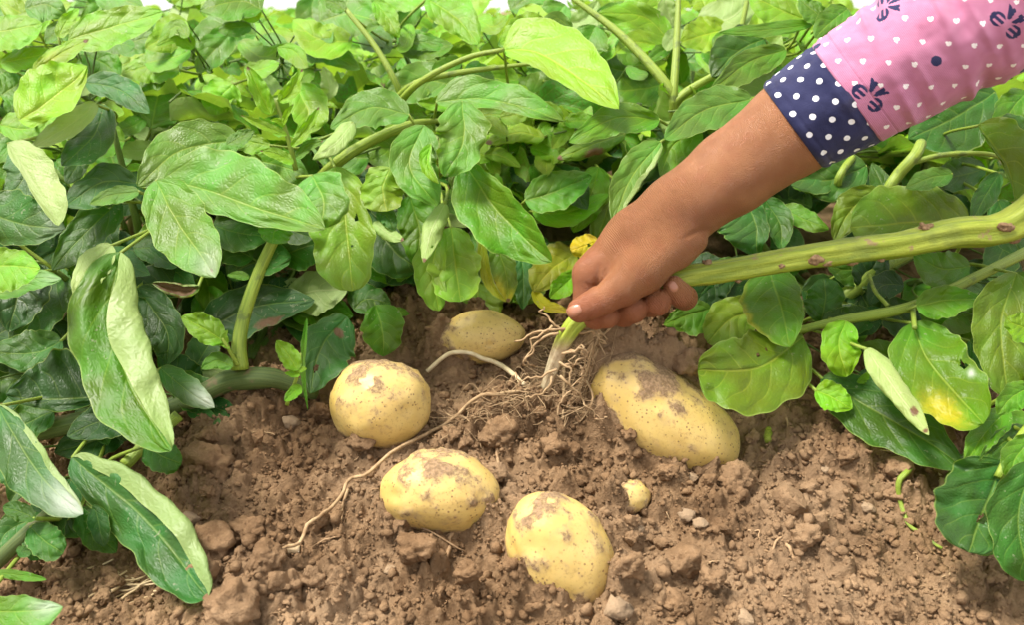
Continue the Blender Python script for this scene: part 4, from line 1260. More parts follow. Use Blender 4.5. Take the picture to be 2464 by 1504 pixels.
# ------------------------------------------------------------------ generated plants filling the field
def variant(seed):
    g = np.random.default_rng(seed)
    nv, nu = 17, 6
    s = np.linspace(0, 1, nv)
    L = 1.0
    droop = g.uniform(.15, .9)
    ang = R(g.uniform(5, 25)) - droop * 1.6 * s
    y = np.concatenate([[0], np.cumsum(np.cos(ang[1:]) / (nv - 1))]) * L
    z = np.concatenate([[0], np.cumsum(np.sin(ang[1:]) / (nv - 1))]) * L
    bendx = g.uniform(-.12, .12) * s ** 2
    mid = np.stack([bendx, y, z], 1)
    side = np.tile([1.0, 0, 0], (nv, 1))
    tow = np.stack([np.zeros(nv), -np.sin(ang), np.cos(ang)], 1)
    roll = g.random() < 0.22
    r = (.35, g.uniform(90, 170)) if roll else (.6, g.uniform(0, 40))
    V, uv, _, _ = leaf_geo(mid, side, tow, g.uniform(.24, .33), g.uniform(.24, .33), g.uniform(5, 35), g.uniform(5, 35), r, r if g.random() < .5 else (.6, 0),
                           .52, g.uniform(.7, 1.05), nu, nv, g.uniform(.12, .28), seed, quilt=.05)
    brn = [(.97, 0, .06, 1, .8)] if g.random() < .15 else ()
    return leaf_mesh('leaflet', V, uv, False, brn=brn, seed=seed)
VARS = [variant(500 + k) for k in range(14)]
FAR_V = None
TOPC = [(.105, .28, .007), (.15, .34, .008), (.19, .38, .009), (.08, .23, .010), (.10, .25, .025), (.22, .39, .012)]  # sunlit brightness of the upper leaflets is painted into these
LOWC = [(.04, .13, .02), (.028, .10, .018), (.06, .17, .02)]  # darker tones paint the shaded inside of the plants

def blocked(P, ln):
    x, y, d = project(P)
    if d < 0.635: return True
    if y > 700 and d < 0.70 and 700 < x < 1750: return True
    if y > 760 and d < 0.72: return True
    return False

NLEAF = [0]
def gen_plant(X, Y, top, nstalk, label, group, seed, lower=True):
    g = np.random.default_rng(seed)
    zb = float(base_z(X, Y))
    base = np.array([X, Y, zb])
    po = link('potato_plant', None, None, tuple(base))
    po['_w'] = [float(v) for v in base]
    tag(po, label, 'potato plant', group)
    hgt = top - zb
    made = 0
    nst = 3
    stems = []
    for k in range(nst):
        az = g.uniform(0, 6.28)
        lean = g.uniform(.15, .5) * hgt
        tip = base + np.array([math.cos(az) * lean, math.sin(az) * lean, hgt * g.uniform(.75, .98)])
        midp = (base + tip) / 2 + np.array([math.cos(az) * lean * .2, math.sin(az) * lean * .2, -.01])
        stems.append(catmull(np.array([base, midp, tip]), 12))
        if not blocked(tip, 0):
            tube_obj('stem', [base, midp, tip], [.0045, .004, .0025], M_STEM_THIN, po, nseg=6, samples=8)
    for k in range(nstalk):
        S = stems[k % nst]
        f = g.uniform(.35, 1.0) if lower else g.uniform(.6, 1.0)
        A = S[int(f * 11)]
        az = g.uniform(0, 6.28)
        Ls = g.uniform(.07, .13)
        el = g.uniform(.1, .9)
        dirh = np.array([math.cos(az), math.sin(az), 0])
        pts = [A, A + dirh * Ls * .5 * math.cos(el) + np.array([0, 0, Ls * .5 * math.sin(el)]),
               A + dirh * Ls * (.5 + .5 * math.cos(el * .3)) * .95 + np.array([0, 0, Ls * .5 * math.sin(el)])]
        if pts[2][2] > top + .03: continue
        C = catmull(np.array(pts), 10)
        if blocked(C[5], 0): continue
        so = tube_obj('leaf_stalk', pts, [.0016, .0013, .0009], M_STEM_THIN, po, nseg=5, samples=6)
        lat = np.cross([0, 0, 1.0], dirh)
        spots = [(9, dirh * 1.0, 1.0), (6, dirh * .45 + lat, .85), (6, dirh * .45 - lat, .85), (3, dirh * .3 + lat, .6), (3, dirh * .3 - lat, .6)]
        for (ci, dv, sz) in spots:
            Bp = C[ci]
            dv = np.array(dv) + g.normal(size=3) * .18
            dv[2] += g.uniform(-.25, .35)
            dv /= np.linalg.norm(dv)
            ln = sz * g.uniform(.072, .112)
            if blocked(Bp + dv * ln, ln) or blocked(Bp, ln): continue
            up = np.array([g.normal() * .35, g.normal() * .35 - .15, 1.0])
            up = up - dv * (up @ dv); up /= np.linalg.norm(up)
            sx = np.cross(dv, up)
            o = link('leaflet', VARS[int(g.integers(len(VARS)))], so)
            Rm = Matrix(((sx[0], dv[0], up[0]), (sx[1], dv[1], up[1]), (sx[2], dv[2], up[2]))).to_4x4()
            loc = Bp - np.array(so['_w'])
            o.matrix_local = Matrix.Translation(loc) @ Rm @ Matrix.Scale(ln, 4)
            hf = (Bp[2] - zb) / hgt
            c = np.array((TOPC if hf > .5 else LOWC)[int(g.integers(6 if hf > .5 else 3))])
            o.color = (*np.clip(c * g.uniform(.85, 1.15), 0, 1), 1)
            NLEAF[0] += 1
            made += 1
    return po

GL = 'leafy potato plant in the dense field behind the dug patch'
k = 0
for Y, sp, top in ((.76, .17, .27), (.92, .22, .30), (1.12, .24, .315), (1.36, .27, .33), (1.64, .30, .345)):
    wdt = .66 * Y + .12
    nx = int(2 * wdt / sp) + 1
    for i in range(nx):
        X = -wdt + 2 * wdt * (i + .5) / nx + rng.uniform(-.04, .04)
        gen_plant(X, Y + rng.uniform(-.05, .05), top + rng.uniform(-.025, .045), 11 if Y < .8 else 8, GL, 'potato plants of the field', 3000 + k, Y < 1.2)
        k += 1
print('leaflets', NLEAF[0], 'plants', k, 'hero', NHERO[0])

# distant rows: one mass of leaves
g = np.random.default_rng(99)
vs_, fs_, us_, cs_, bi = [], [], [], [], 0
def far_leaf(seed):
    q = np.random.default_rng(seed)
    nv, nu = 7, 2
    s = np.linspace(0, 1, nv)
    ang = R(q.uniform(5, 25)) - q.uniform(.3, 1.2) * s
    y = np.concatenate([[0], np.cumsum(np.cos(ang[1:]) / (nv - 1))]); z = np.concatenate([[0], np.cumsum(np.sin(ang[1:]) / (nv - 1))])
    mid = np.stack([0 * s, y, z], 1)
    tow = np.stack([0 * s, -np.sin(ang), np.cos(ang)], 1)
    V, uv, _, _ = leaf_geo(mid, np.tile([1.0, 0, 0], (nv, 1)), tow, .33, .33, q.uniform(5, 30), q.uniform(5, 30), (.6, 0), (.6, 0), .55, .8, nu, nv, .1, seed)
    return V.reshape(-1, 3), uv.reshape(-1, 2), grid_faces(nv, 2 * nu + 1)
FL = [far_leaf(k) for k in range(8)]
for k in range(5200):
    Y = 1.85 * (14.0 / 1.85) ** (g.random() ** 1.25)
    X = g.uniform(-1, 1) * (.68 * Y + .2)
    top = .315 + .02 * math.sin(X * 3 + Y * 2) + .012 * math.sin(X * 9 + 1) + .012 * (Y > 4)
    z = top - g.random() ** 1.5 * .13
    V, uv, F = FL[k % 8]
    az = g.uniform(0, 6.28); ti = g.normal() * .4; rl = g.normal() * .4
    Rm = np.array((Matrix.Rotation(az, 3, 'Z') @ Matrix.Rotation(ti, 3, 'X') @ Matrix.Rotation(rl, 3, 'Y')))
    vs_.append(V @ Rm.T * g.uniform(.06, .10) * (1.0 if Y < 4 else 1.5) + np.array([X, Y, z]))
    fs_.append(F + bi); us_.append(uv); bi += len(V)
mass = make_mesh('field_foliage', np.vstack(vs_), np.vstack(fs_), M_LEAF)
add_uv(mass, np.vstack(us_))
add_col(mass, 'spot', np.zeros((len(mass.vertices), 3)))
o = link('field_foliage', mass)
o.color = (.14, .34, .010, 1)
tag(o, 'far rows of potato foliage blending into one green mass at the horizon', 'foliage', kind='stuff')

# ------------------------------------------------------------------ the pulled stalk with its roots
HD = 0.50
def hp(x, y, z):
    """hand space: picture x, y and z pixels towards the camera"""
    return at(x, y, HD - np.asarray(z, float) * HD / FPX)

stalk_base = soil_at(1318, 930)
stalk = link('potato_stalk', None, None, tuple(stalk_base))
stalk['_w'] = [float(v) for v in stalk_base]
tag(stalk, 'thick pulled potato stalk gripped by the hand, pale roots hanging at its lower end', 'stalk')

SP = [(1312, 935, -60), (1335, 872, -35), (1362, 812, -15), (1395, 770, -5), (1450, 735, -8), (1540, 695, -15), (1640, 668, -25), (1760, 650, -35), (1900, 625, -40),
      (2040, 605, -40), (2170, 588, -30), (2300, 562, -20), (2390, 555, -12), (2450, 530, -5), (2520, 470, 5), (2620, 400, 10)]
SR = [12, 18, 23, 25, 26, 27, 28, 29, 30, 30, 32, 34, 38, 40, 38, 36]
P = hp(np.array([p[0] for p in SP], float), np.array([p[1] for p in SP], float), np.array([p[2] for p in SP], float))
V, F, uv = tube(P, [r * HD / FPX for r in SR], 32, (5, .10), 170, 3, .07)
me = make_mesh('main_stem', V - stalk_base, F, M_STALK)
add_uv(me, uv)
pxx, pyy, _ = project(V)
add_float(me, 'buried', np.clip(smooth(755, 900, pyy) * (pxx < 1420), 0, 1))
link('main_stem', me, stalk)
# scars and leaf-base nubs
for j, (x, y, rr, zz) in enumerate([(1700, 628, 13, -10), (1962, 625, 20, 5), (1990, 632, 14, 5), (1775, 690, 9, -10), (2228, 548, 18, 10), (2240, 540, 10, 12), (2420, 545, 18, 30), (2050, 655, 12, -8), (2440, 580, 18, 28), (1880, 640, 9, 0), (2120, 630, 10, 0)]):
    Vi, Fi = ICO[3]
    W = Vi * (1 + .45 * fbm(Vi * 1.8 + j, 3, 60 + j))[:, None] * np.array([1.1, .7, .7]) * rr * .85 * HD / FPX
    sx_ = np.array([p[0] for p in SP[4:]], float)
    yc_ = np.interp(x, sx_, [p[1] for p in SP[4:]]); zc_ = np.interp(x, sx_, [p[2] for p in SP[4:]]); rc_ = np.interp(x, sx_, SR[4:])
    y = yc_ + np.clip(y - yc_, -rc_ * .95, rc_ * .95)
    c = hp(x, y, zc_ + math.sqrt(max(0, rc_ ** 2 - (y - yc_) ** 2)) - rr * .25)
    me = make_mesh('scar', W, Fi, M_SCAR)
    link('scar', me, stalk, tuple(c - stalk_base))

def root(pts, r0, r1, mat, name='root', nseg=6, wig=0.0, seed=0, ground_follow=True, lift=.001):
    Q = []
    for (x, y, up) in pts:
        b = soil_at(x, y) if ground_follow else hp(x, y, up)
        Q.append(b + np.array([0, 0, lift + (up if ground_follow else 0)]))
    Q = catmull(np.array(Q), max(12, len(pts) * 5))
    if wig:
        q = np.random.default_rng(seed)
        nzv = np.stack([fbm(np.stack([np.arange(len(Q)) * .37 + seed, np.full(len(Q), c * 9.1), np.zeros(len(Q))], 1), 2, seed + c) for c in range(3)], 1)
        Q = Q + nzv * wig * np.linspace(.2, 1, len(Q))[:, None]
    return tube_obj(name, Q, [r0, r1], mat, stalk, nseg=nseg, samples=len(Q))
# long runner
root([(1312, 940, .003), (1250, 962, .004), (1165, 975, .006), (1100, 1020, .005), (1030, 1060, .004), (950, 1115, .009), (890, 1160, .008), (838, 1190, .009), (820, 1235, .009), (770, 1285, .009), (715, 1330, .006), (650, 1352, .002)],
     .0014, .0010, M_ROOT, wig=.003, seed=3)['label'] = 'long thin runner root trailing across the soil'
root([(720, 1332, .002), (690, 1338, .003), (645, 1352, .002)], .0030, .0012, M_STRAW)
root([(838, 1192, .003), (825, 1230, .002), (822, 1262, .002)], .0012, .0006, M_ROOT)
# pale stolon to the round potato
root([(1028, 910, .004), (1065, 892, .009), (1100, 884, .011), (1160, 893, .010), (1215, 912, .007), (1262, 938, .003)], .0016, .0019, M_ROOTW, wig=.001, seed=4)['label'] = 'pale stolon leading to the round potato'
for j, pts in enumerate([
    [(1340, 800, 8), (1290, 820, -2), (1272, 850, -15), (1270, 890, -40)],
    [(1360, 790, 5), (1310, 795, 0), (1275, 830, -20), (1270, 880, -35)],
    [(1355, 800, 0), (1320, 770, 0), (1295, 745, -10)],
    [(1330, 785, 0), (1285, 805, -15), (1240, 818, -40)],
    [(1385, 800, -10), (1430, 800, -20), (1450, 820, -30), (1455, 850, -40)],
    [(1390, 790, -10), (1440, 790, -25), (1462, 830, -40)],
    [(1350, 855, 0), (1390, 845, 12), (1405, 860, 8), (1385, 885, 0), (1365, 880, -5), (1372, 855, 5)],
    [(1345, 870, 0), (1370, 890, 12), (1375, 930, 6), (1360, 960, -5), (1352, 1000, -10)],
    [(1350, 880, -5), (1400, 880, 0), (1405, 910, 0), (1385, 930, -5)],
    [(1358, 850, -5), (1400, 840, 5), (1408, 870, 0), (1400, 890, 0)],
    [(1330, 900, -10), (1320, 935, 0), (1290, 955, -5), (1260, 975, -20)],
    [(1345, 905, -5), (1390, 950, 0), (1420, 975, -5), (1435, 1000, -20)],
    [(1338, 890, 0), (1300, 905, -5), (1265, 915, -20), (1230, 912, -40)]]):
    root(pts, .0009, .0004, M_ROOT, wig=.004, seed=20 + j, ground_follow=False, lift=0)
root([(1356, 905, .006), (1356, 950, .006), (1354, 1020, .002)], .0013, .0010, M_ROOT)
root([(1385, 1017, .003), (1460, 1018, .003)], .0008, .0006, M_ROOT)
root([(1410, 940, .006), (1425, 985, .006), (1400, 1020, .002), (1380, 1028, .001)], .0008, .0004, M_ROOT)
root([(1470, 830, .012), (1430, 870, .010), (1410, 925, .004)], .0008, .0005, M_ROOT)
# fine root hair tangle, one mass
hv, hf, hu, bi = [], [], [], 0
q = np.random.default_rng(5)
def hair(a, b, ctrl, r, ns=9):
    global bi
    V, F, uv = tube(np.array([a, ctrl, b]), [r, r * .5], 4, None, ns)
    hv.append(V); hf.extend([tuple(i + bi for i in f) for f in F]); bi += len(V)
for j in range(280):
    k = q.random()
    if k < .45:      # round the stalk foot
        x, y = 1345 + q.normal() * 42, 895 + q.normal() * 48
        a = soil_at(x, y) + np.array([0, 0, q.uniform(0, .016)])
    elif k < .85:    # along the runner
        tt = q.random(); x = 1300 - 250 * tt + q.normal() * 14; y = 955 + 95 * tt + q.normal() * 18
        a = soil_at(x, y) + np.array([0, 0, q.uniform(0, .008)])
    else:
        x, y = 1400 + q.normal() * 35, 960 + q.normal() * 45
        a = soil_at(x, y) + np.array([0, 0, q.uniform(0, .010)])
    ln = q.uniform(.008, .026)
    th = q.uniform(0, 6.28)
    b = a + np.array([math.cos(th) * ln, math.sin(th) * ln * .7, q.uniform(-.006, .006)])
    b[2] = max(b[2], soil_z(b[0], b[1]) - .001)
    c = (a + b) / 2 + q.normal(size=3) * .0045
    c[2] = max(c[2], soil_z(c[0], c[1]))
    hair(a, b, c, q.uniform(.00018, .00042))
me = make_mesh('root_hairs', np.vstack(hv) - stalk_base, hf, M_ROOT)
o = link('root_hairs', me, stalk); o['kind'] = 'stuff'

# ------------------------------------------------------------------ hand and forearm, one skin
def rcone(p, a, b, ra, rb):
    a = np.array(a, float); b = np.array(b, float)
    ab = b - a
    t = np.clip(((p - a) @ ab) / (ab @ ab), 0, 1)
    return np.linalg.norm(p - a - t[..., None] * ab, axis=-1) - (ra + (rb - ra) * t)
def smin(a, b, k):
    h = np.clip(.5 + .5 * (b - a) / k, 0, 1)
    return b * (1 - h) + a * h - k * h * (1 - h)
ZS = 0.86
def polyline_dist(p, pts):
    d = None
    for a, b in zip(pts[:-1], pts[1:]):
        a = np.array(a, float); b = np.array(b, float); ab = b - a
        t = np.clip(((p - a) @ ab) / (ab @ ab), 0, 1)
        e = np.linalg.norm(p - a - t[..., None] * ab, axis=-1)
        d = e if d is None else np.minimum(d, e)
    return d
def hand_sdf(p):
    p = p * np.array([1, 1, 1 / ZS])
    # forearm
    d = rcone(p, (2080, 180, -5), (1905, 309, -5), 124, 113)
    d = smin(d, rcone(p, (1905, 309, -5), (1760, 415, -5), 113, 99), 20)
    d = smin(d, rcone(p, (1760, 415, -5), (1632, 508, 0), 99, 86), 20)
    # palm and back of the hand
    pal = rcone(p, (1632, 508, 0), (1540, 590, -5), 86, 90)
    pal = smin(pal, rcone(p, (1540, 590, -5), (1462, 645, -20), 90, 66), 25)
    pal = smin(pal, rcone(p, (1600, 560, -60), (1530, 640, -70), 70, 62), 30)
    d = smin(d, pal, 25)
    # heel of the hand under the wrist
    d = smin(d, rcone(p, (1672, 577, 34), (1632, 606, 38), 31, 38), 13)
    # thenar and thumb
    th = rcone(p, (1630, 575, 42), (1545, 648, 70), 52, 58)
    th = smin(th, rcone(p, (1545, 648, 70), (1500, 690, 74), 58, 46), 16)
    d = smin(d, th, 26)
    thumb = rcone(p, (1500, 690, 74), (1446, 722, 74), 46, 36)
    thumb = smin(thumb, rcone(p, (1446, 722, 74), (1420, 735, 72), 38, 33), 7)
    thumb = smin(thumb, rcone(p, (1422, 734, 72), (1394, 747, 68), 34, 30), 8)
    # index
    ix = rcone(p, (1440, 650, 8), (1416, 662, 4), 44, 39)
    ix = smin(ix, rcone(p, (1416, 655, 4), (1411, 725, -4), 38, 34), 10)
    d = smin(d, ix, 20)
    d = smin(d, thumb, 6)
    tips = [([(1411, 725, -4), (1432, 762, 8), (1462, 762, 26)], [34, 30, 29]),
            ([(1470, 725, -40), (1500, 752, -10), (1525, 745, 26)], [36, 34, 33]),
            ([(1540, 705, -50), (1566, 728, -12), (1582, 727, 22)], [36, 34, 34]),
            ([(1600, 690, -50), (1648, 716, -20), (1640, 710, 8), (1621, 688, 24)], [34, 29, 29, 26])]
    for pts, rr in tips:
        e = None
        for k in range(len(pts) - 1):
            s = rcone(p, pts[k], pts[k + 1], rr[k], rr[k + 1])
            e = s if e is None else smin(e, s, 8)
        d = smin(d, e, 1.6)
    # skin folds
    q2 = p[..., :2]
    front = smooth(-10, 30, p[..., 2])
    for pts, w, dep in (([(1441, 640), (1438, 668), (1436, 690)], 6, 3.0), ([(1404, 722), (1414, 735), (1420, 755), (1418, 772)], 3.2, 1.6), ([(1428, 722), (1436, 742), (1434, 762)], 3.2, 1.2),
                        ([(1402, 678), (1420, 686), (1432, 684)], 3.5, 1.6), ([(1396, 690), (1412, 700)], 3, 1.0),
                        ([(1706, 552), (1676, 557), (1650, 570)], 5, 3.0),
                        ([(1646, 700), (1662, 714)], 3, 1.6), ([(1436, 770), (1446, 790)], 3, 1.6), ([(1512, 760), (1520, 780)], 3, 1.4), ([(1572, 742), (1580, 764)], 3, 1.4), ([(1560, 470), (1590, 500), (1600, 530)], 4, 0.8), ([(1580, 455), (1612, 486), (1625, 512)], 4, 0.7)):
        dd = polyline_dist(q2, pts)
        d = d + dep * np.exp(-(dd / w) ** 2) * front
    return d

STEP = 4.0
gx = np.arange(1330, 2100, STEP); gy = np.arange(90, 830, STEP); gz = np.arange(-170, 160, STEP)
GG = np.stack(np.meshgrid(gx, gy, gz, indexing='ij'), -1)
Fd = np.empty(GG.shape[:3])
for i in range(0, len(gx), 16):
    Fd[i:i + 16] = hand_sdf(GG[i:i + 16])
ins = Fd < 0
c8 = [(a, b, c) for a in (0, 1) for b in (0, 1) for c in (0, 1)]
nX, nY, nZ = ins.shape
cnt = sum(ins[a:nX - 1 + a, b:nY - 1 + b, c:nZ - 1 + c].astype(np.int8) for a, b, c in c8)
act = (cnt > 0) & (cnt < 8)
vid = -np.ones(act.shape, np.int64)
cells = np.argwhere(act)
vid[act] = np.arange(len(cells))
acc = np.zeros((len(cells), 3)); wsum = np.zeros(len(cells))
ci = cells
for a in c8:
    for ax in range(3):
        if a[ax] == 1: continue
        b = list(a); b[ax] = 1
        fa = Fd[ci[:, 0] + a[0], ci[:, 1] + a[1], ci[:, 2] + a[2]]
        fb = Fd[ci[:, 0] + b[0], ci[:, 1] + b[1], ci[:, 2] + b[2]]
        cr = (fa < 0) != (fb < 0)
        t = np.where(cr, fa / np.where(cr, fa - fb, 1), 0)
        pos = np.array(a, float)[None, :] + t[:, None] * (np.array(b) - np.array(a))[None, :]
        acc += np.where(cr[:, None], pos, 0); wsum += cr
HV = np.array([gx[0], gy[0], gz[0]]) + (ci + acc / wsum[:, None]) * STEP
faces = []
for ax in range(3):
    o1, o2 = [(1, 2), (2, 0), (0, 1)][ax]
    sl0 = [slice(None)] * 3; sl1 = [slice(None)] * 3
    sl0[ax] = slice(0, -1); sl1[ax] = slice(1, None)
    A = ins[tuple(sl0)]; B = ins[tuple(sl1)]
    E = np.argwhere(A != B)
    ok = (E[:, o1] > 0) & (E[:, o2] > 0) & (E[:, o1] < ins.shape[o1] - 1) & (E[:, o2] < ins.shape[o2] - 1)
    E = E[ok]
    sgn = A[E[:, 0], E[:, 1], E[:, 2]]
    def cell(d1, d2):
        q = E.copy(); q[:, o1] += d1; q[:, o2] += d2
        return vid[q[:, 0], q[:, 1], q[:, 2]]
    Q = np.stack([cell(-1, -1), cell(0, -1), cell(0, 0), cell(-1, 0)], 1)
    Q = np.where(sgn[:, None], Q, Q[:, ::-1])
    faces.append(Q)
HF = np.vstack(faces)
HF = HF[(HF >= 0).all(1)]
def sdf_grad(p, e=1.0):
    f0 = hand_sdf(p)
    g = np.stack([hand_sdf(p + np.array([e, 0, 0])) - f0, hand_sdf(p + np.array([0, e, 0])) - f0, hand_sdf(p + np.array([0, 0, e])) - f0], -1) / e
    return f0, g
nb_a = HF.ravel(); nb_b = np.roll(HF, -1, axis=1).ravel()
for it in range(3):
    S = np.zeros_like(HV); W = np.zeros(len(HV))
    np.add.at(S, nb_a, HV[nb_b]); np.add.at(W, nb_a, 1); np.add.at(S, nb_b, HV[nb_a]); np.add.at(W, nb_b, 1)
    HV = HV * .4 + .6 * S / W[:, None]
    for _ in range(2):
        f0, gr = sdf_grad(HV)
        HV = HV - (f0 / np.maximum((gr ** 2).sum(-1), .05))[:, None] * gr
Wd = hp(HV[:, 0], HV[:, 1], HV[:, 2])
pers_base = hp(1500, 650, 0)
person = link('person', None, None, tuple(pers_base))
person['_w'] = [float(v) for v in pers_base]
tag(person, 'bare forearm and fist in a pink printed sleeve with navy dotted cuff, gripping the stalk', 'person')
me = make_mesh('arm', Wd - pers_base, HF[:, ::-1], M_SKIN)
# orientation check
nrm = np.empty(len(me.vertices) * 3, np.float32)
me.vertices.foreach_get('normal', nrm); nrm = nrm.reshape(-1, 3)
top = int(np.argmin((HV[:, 0] - 1700) ** 2 + (HV[:, 1] - 450) ** 2 - HV[:, 2] * 500))
if nrm[top] @ (CAM - Wd[top]) < 0:
    me.flip_normals()
axd = np.array([-.807, .59])
along = (HV[:, :2] - np.array([1905, 309])) @ axd
add_float(me, 'along', along * HD / FPX)
add_float(me, 'wrinkle', smooth(230, 330, along) * smooth(560, 470, along) + .15)
redm = smooth(1480, 1400, HV[:, 0]) * .6 + smooth(690, 740, HV[:, 1]) * .7 + smooth(40, -60, HV[:, 2]) * .3
lowarm = ((HV[:, :2] - np.array([1905, 309])) @ np.array([.59, .807])) / 110
add_float(me, 'red', np.clip(redm, 0, 1))
link('arm', me, person)

def nail(cx, cy, ang, la, lb, name='fingernail'):
    nr, na = 9, 28
    ca, sa = math.cos(ang), math.sin(ang)
    pts = []
    for i in range(nr):
        r = i / (nr - 1)
        for j in range(na):
            a = j / na * 2 * math.pi
            sx = np.sign(math.cos(a)) * abs(math.cos(a)) ** .75 * la * r
            sy = np.sign(math.sin(a)) * abs(math.sin(a)) ** .75 * lb * r
            pts.append((cx + sx * ca - sy * sa, cy + sx * sa + sy * ca, r))
    pts = np.array(pts)
    z = np.full(len(pts), 150.0)
    for _ in range(60):
        f = hand_sdf(np.stack([pts[:, 0], pts[:, 1], z], 1))
        z = z - np.clip(f, -4, 8) * .6
    z = np.maximum(z, np.median(z) - 26)
    z = z + 2.2 * (1 - pts[:, 2] ** 5) - .8 * pts[:, 2] ** 5
    W = hp(pts[:, 0], pts[:, 1], z)
    me = make_mesh(name, W - pers_base, grid_faces(nr, na, True), M_NAIL)
    link(name, me, person)
nail(1381, 748, math.atan2(.42, -.9), 19, 15)
nail(1619, 689, math.atan2(-.85, -.5), 15, 11)

# ------------------------------------------------------------------ sleeve and cuff
e1 = np.array([.807, -.59]); 
AX = np.array([[1880, 325, 0], [1906, 306, 0], [2037, 225, 0], [2190, 130, 10], [2420, -10, 30], [2700, -180, 60], [3100, -420, 110]], float)
HW = np.array([126, 128, 143, 160, 184, 200, 215], float)
def sleeve_rows(s0, s1, n):
    cum = np.concatenate([[0], np.cumsum(np.linalg.norm(np.diff(AX, axis=0), axis=1))])
    s = s0 + (s1 - s0) * np.linspace(0, 1, n)
    C = np.stack([np.interp(s, cum, AX[:, k]) for k in range(3)], 1)
    return s, C, np.interp(s, cum, HW)
cum = np.concatenate([[0], np.cumsum(np.linalg.norm(np.diff(AX, axis=0), axis=1))])
S_OPEN, S_SEAM = cum[1], cum[2]
E2 = np.array([.59, .807, 0])
SK = HD / FPX
def sleeve_part(name, s0, s1, n, infl, mat, pattern, nphi_f=170, nphi_b=50, wrinkle=True, lip=0):
    s, C, hw = sleeve_rows(s0, s1, n)
    phi = np.concatenate([np.linspace(-math.pi / 2 * 1.08, math.pi / 2 * 1.08, nphi_f, endpoint=False), np.linspace(math.pi / 2 * 1.08, 1.5 * math.pi - math.pi * .04, nphi_b, endpoint=False)])
    b = hw[:, None] * phi[None, :]
    a = np.tile((s - S_SEAM)[:, None], (1, len(phi)))
    r = np.ones_like(a) * infl
    if wrinkle:
        w = np.zeros_like(a)
        for a0, kk, wd, am in ((118, -.15, 12, 5), (150, -.12, 16, -5), (182, -.10, 10, 2.5), (292, -.22, 13, 5.5), (330, -.2, 18, -6), (365, -.15, 12, 3.5), (420, -.3, 16, 3), (60, .1, 14, -2), (500, .2, 20, 5), (620, -.2, 22, 6), (240, .05, 18, -2)):
            line = a - a0 - kk * b
            w += am * np.exp(-(line / wd) ** 2) * (.55 + .45 * np.sin(b / 46 + a0))
        nzz = fbm(np.stack([a / 60, b / 60, np.zeros_like(a)], -1), 3, 77) * 2.2
        taper = smooth(0, 30, a)
        r = r + (w * 1.9 + nzz * 1.3) / hw[:, None] * taper
        # stitched hem line just above the cuff
        r = r - 1.6 / hw[:, None] * np.exp(-((a - 46) / 3.0) ** 2)
    else:
        r = r + fbm(np.stack([a / 45, b / 60, np.zeros_like(a)], -1), 3, 78) * 3.2 / hw[:, None] + 3.0 / hw[:, None] * np.exp(-((a + 18) / 9) ** 2) - 2.5 / hw[:, None] * np.exp(-((a + 128) / 5) ** 2)
    cosb = np.cos(phi); sinb = np.sin(phi)
    Pp = C[:, None, :] + (hw[:, None] * r)[..., None] * (sinb[None, :, None] * E2[None, None, :] + (cosb * .84)[None, :, None] * np.array([0, 0, 1.0]))
    if lip:      # turn the first rows inwards so the edge has thickness
        for i in range(lip):
            f = .93 + .07 * (i / lip) ** .5
            Pp[i] = C[i] + (Pp[i] - C[i]) * f
    W = hp(Pp[..., 0], Pp[..., 1], Pp[..., 2])
    uv = np.stack([b * SK, a * SK], -1).reshape(-1, 2)
    me = make_mesh(name, W.reshape(-1, 3) - pers_base, grid_faces(n, len(phi), True), mat)
    add_uv(me, uv)
    if pattern is not None:
        add_col(me, 'print', pattern(a.ravel(), b.ravel()))
    # face outwards
    nrm = np.empty(len(me.vertices) * 3, np.float32); me.vertices.foreach_get('normal', nrm); nrm = nrm.reshape(-1, 3)
    i = (n // 2) * len(phi) + nphi_f // 2
    if nrm[i] @ (CAM - W.reshape(-1, 3)[i]) < 0: me.flip_normals()
    return link(name, me, person)

def to_ab(x, y):
    dx, dy = x - 2037, y - 225
    a = dx * .84 - dy * .53
    off = dx * .53 + dy * .84
    hw = np.interp(a + S_SEAM, cum, HW)
    return a, hw * math.asin(max(-.98, min(.98, off / hw)))
def heart(dx, dy, sz):
    x = dx / sz; y = -dy / sz + .12
    return (x * x + (y - .55 * np.abs(x)) ** 2 * 1.15) < .30
BOWS = [to_ab(2091, 232), to_ab(2422, 51), to_ab(2137, 6)]
DOTS = [to_ab(2251, 146), to_ab(1970, 105), to_ab(2480, 210)]
def bow_shape(x, y):
    """two loops and two tails; x across, y up, unit about one bow half-width"""
    m = np.zeros_like(x, bool)
    for sg in (-1, 1):
        X = x * sg
        cx, cy = .60, .20
        lobe = (((X - cx) / .46) ** 2 + ((y - cy) / .44) ** 2) < 1
        slit = (X < cx + .16) & (np.abs(np.abs(y - cy) - .17) < .075)
        m |= lobe & ~slit & ~(X < .22)
        t = (-.18 - y) / .72
        m |= (t > 0) & (t < 1) & (np.abs(X - (.16 + .30 * t)) < .09 + .19 * t) & ~((t > .8) & (np.abs(X - (.16 + .30 * t)) < .08 * (t - .8) * 5))
    return m
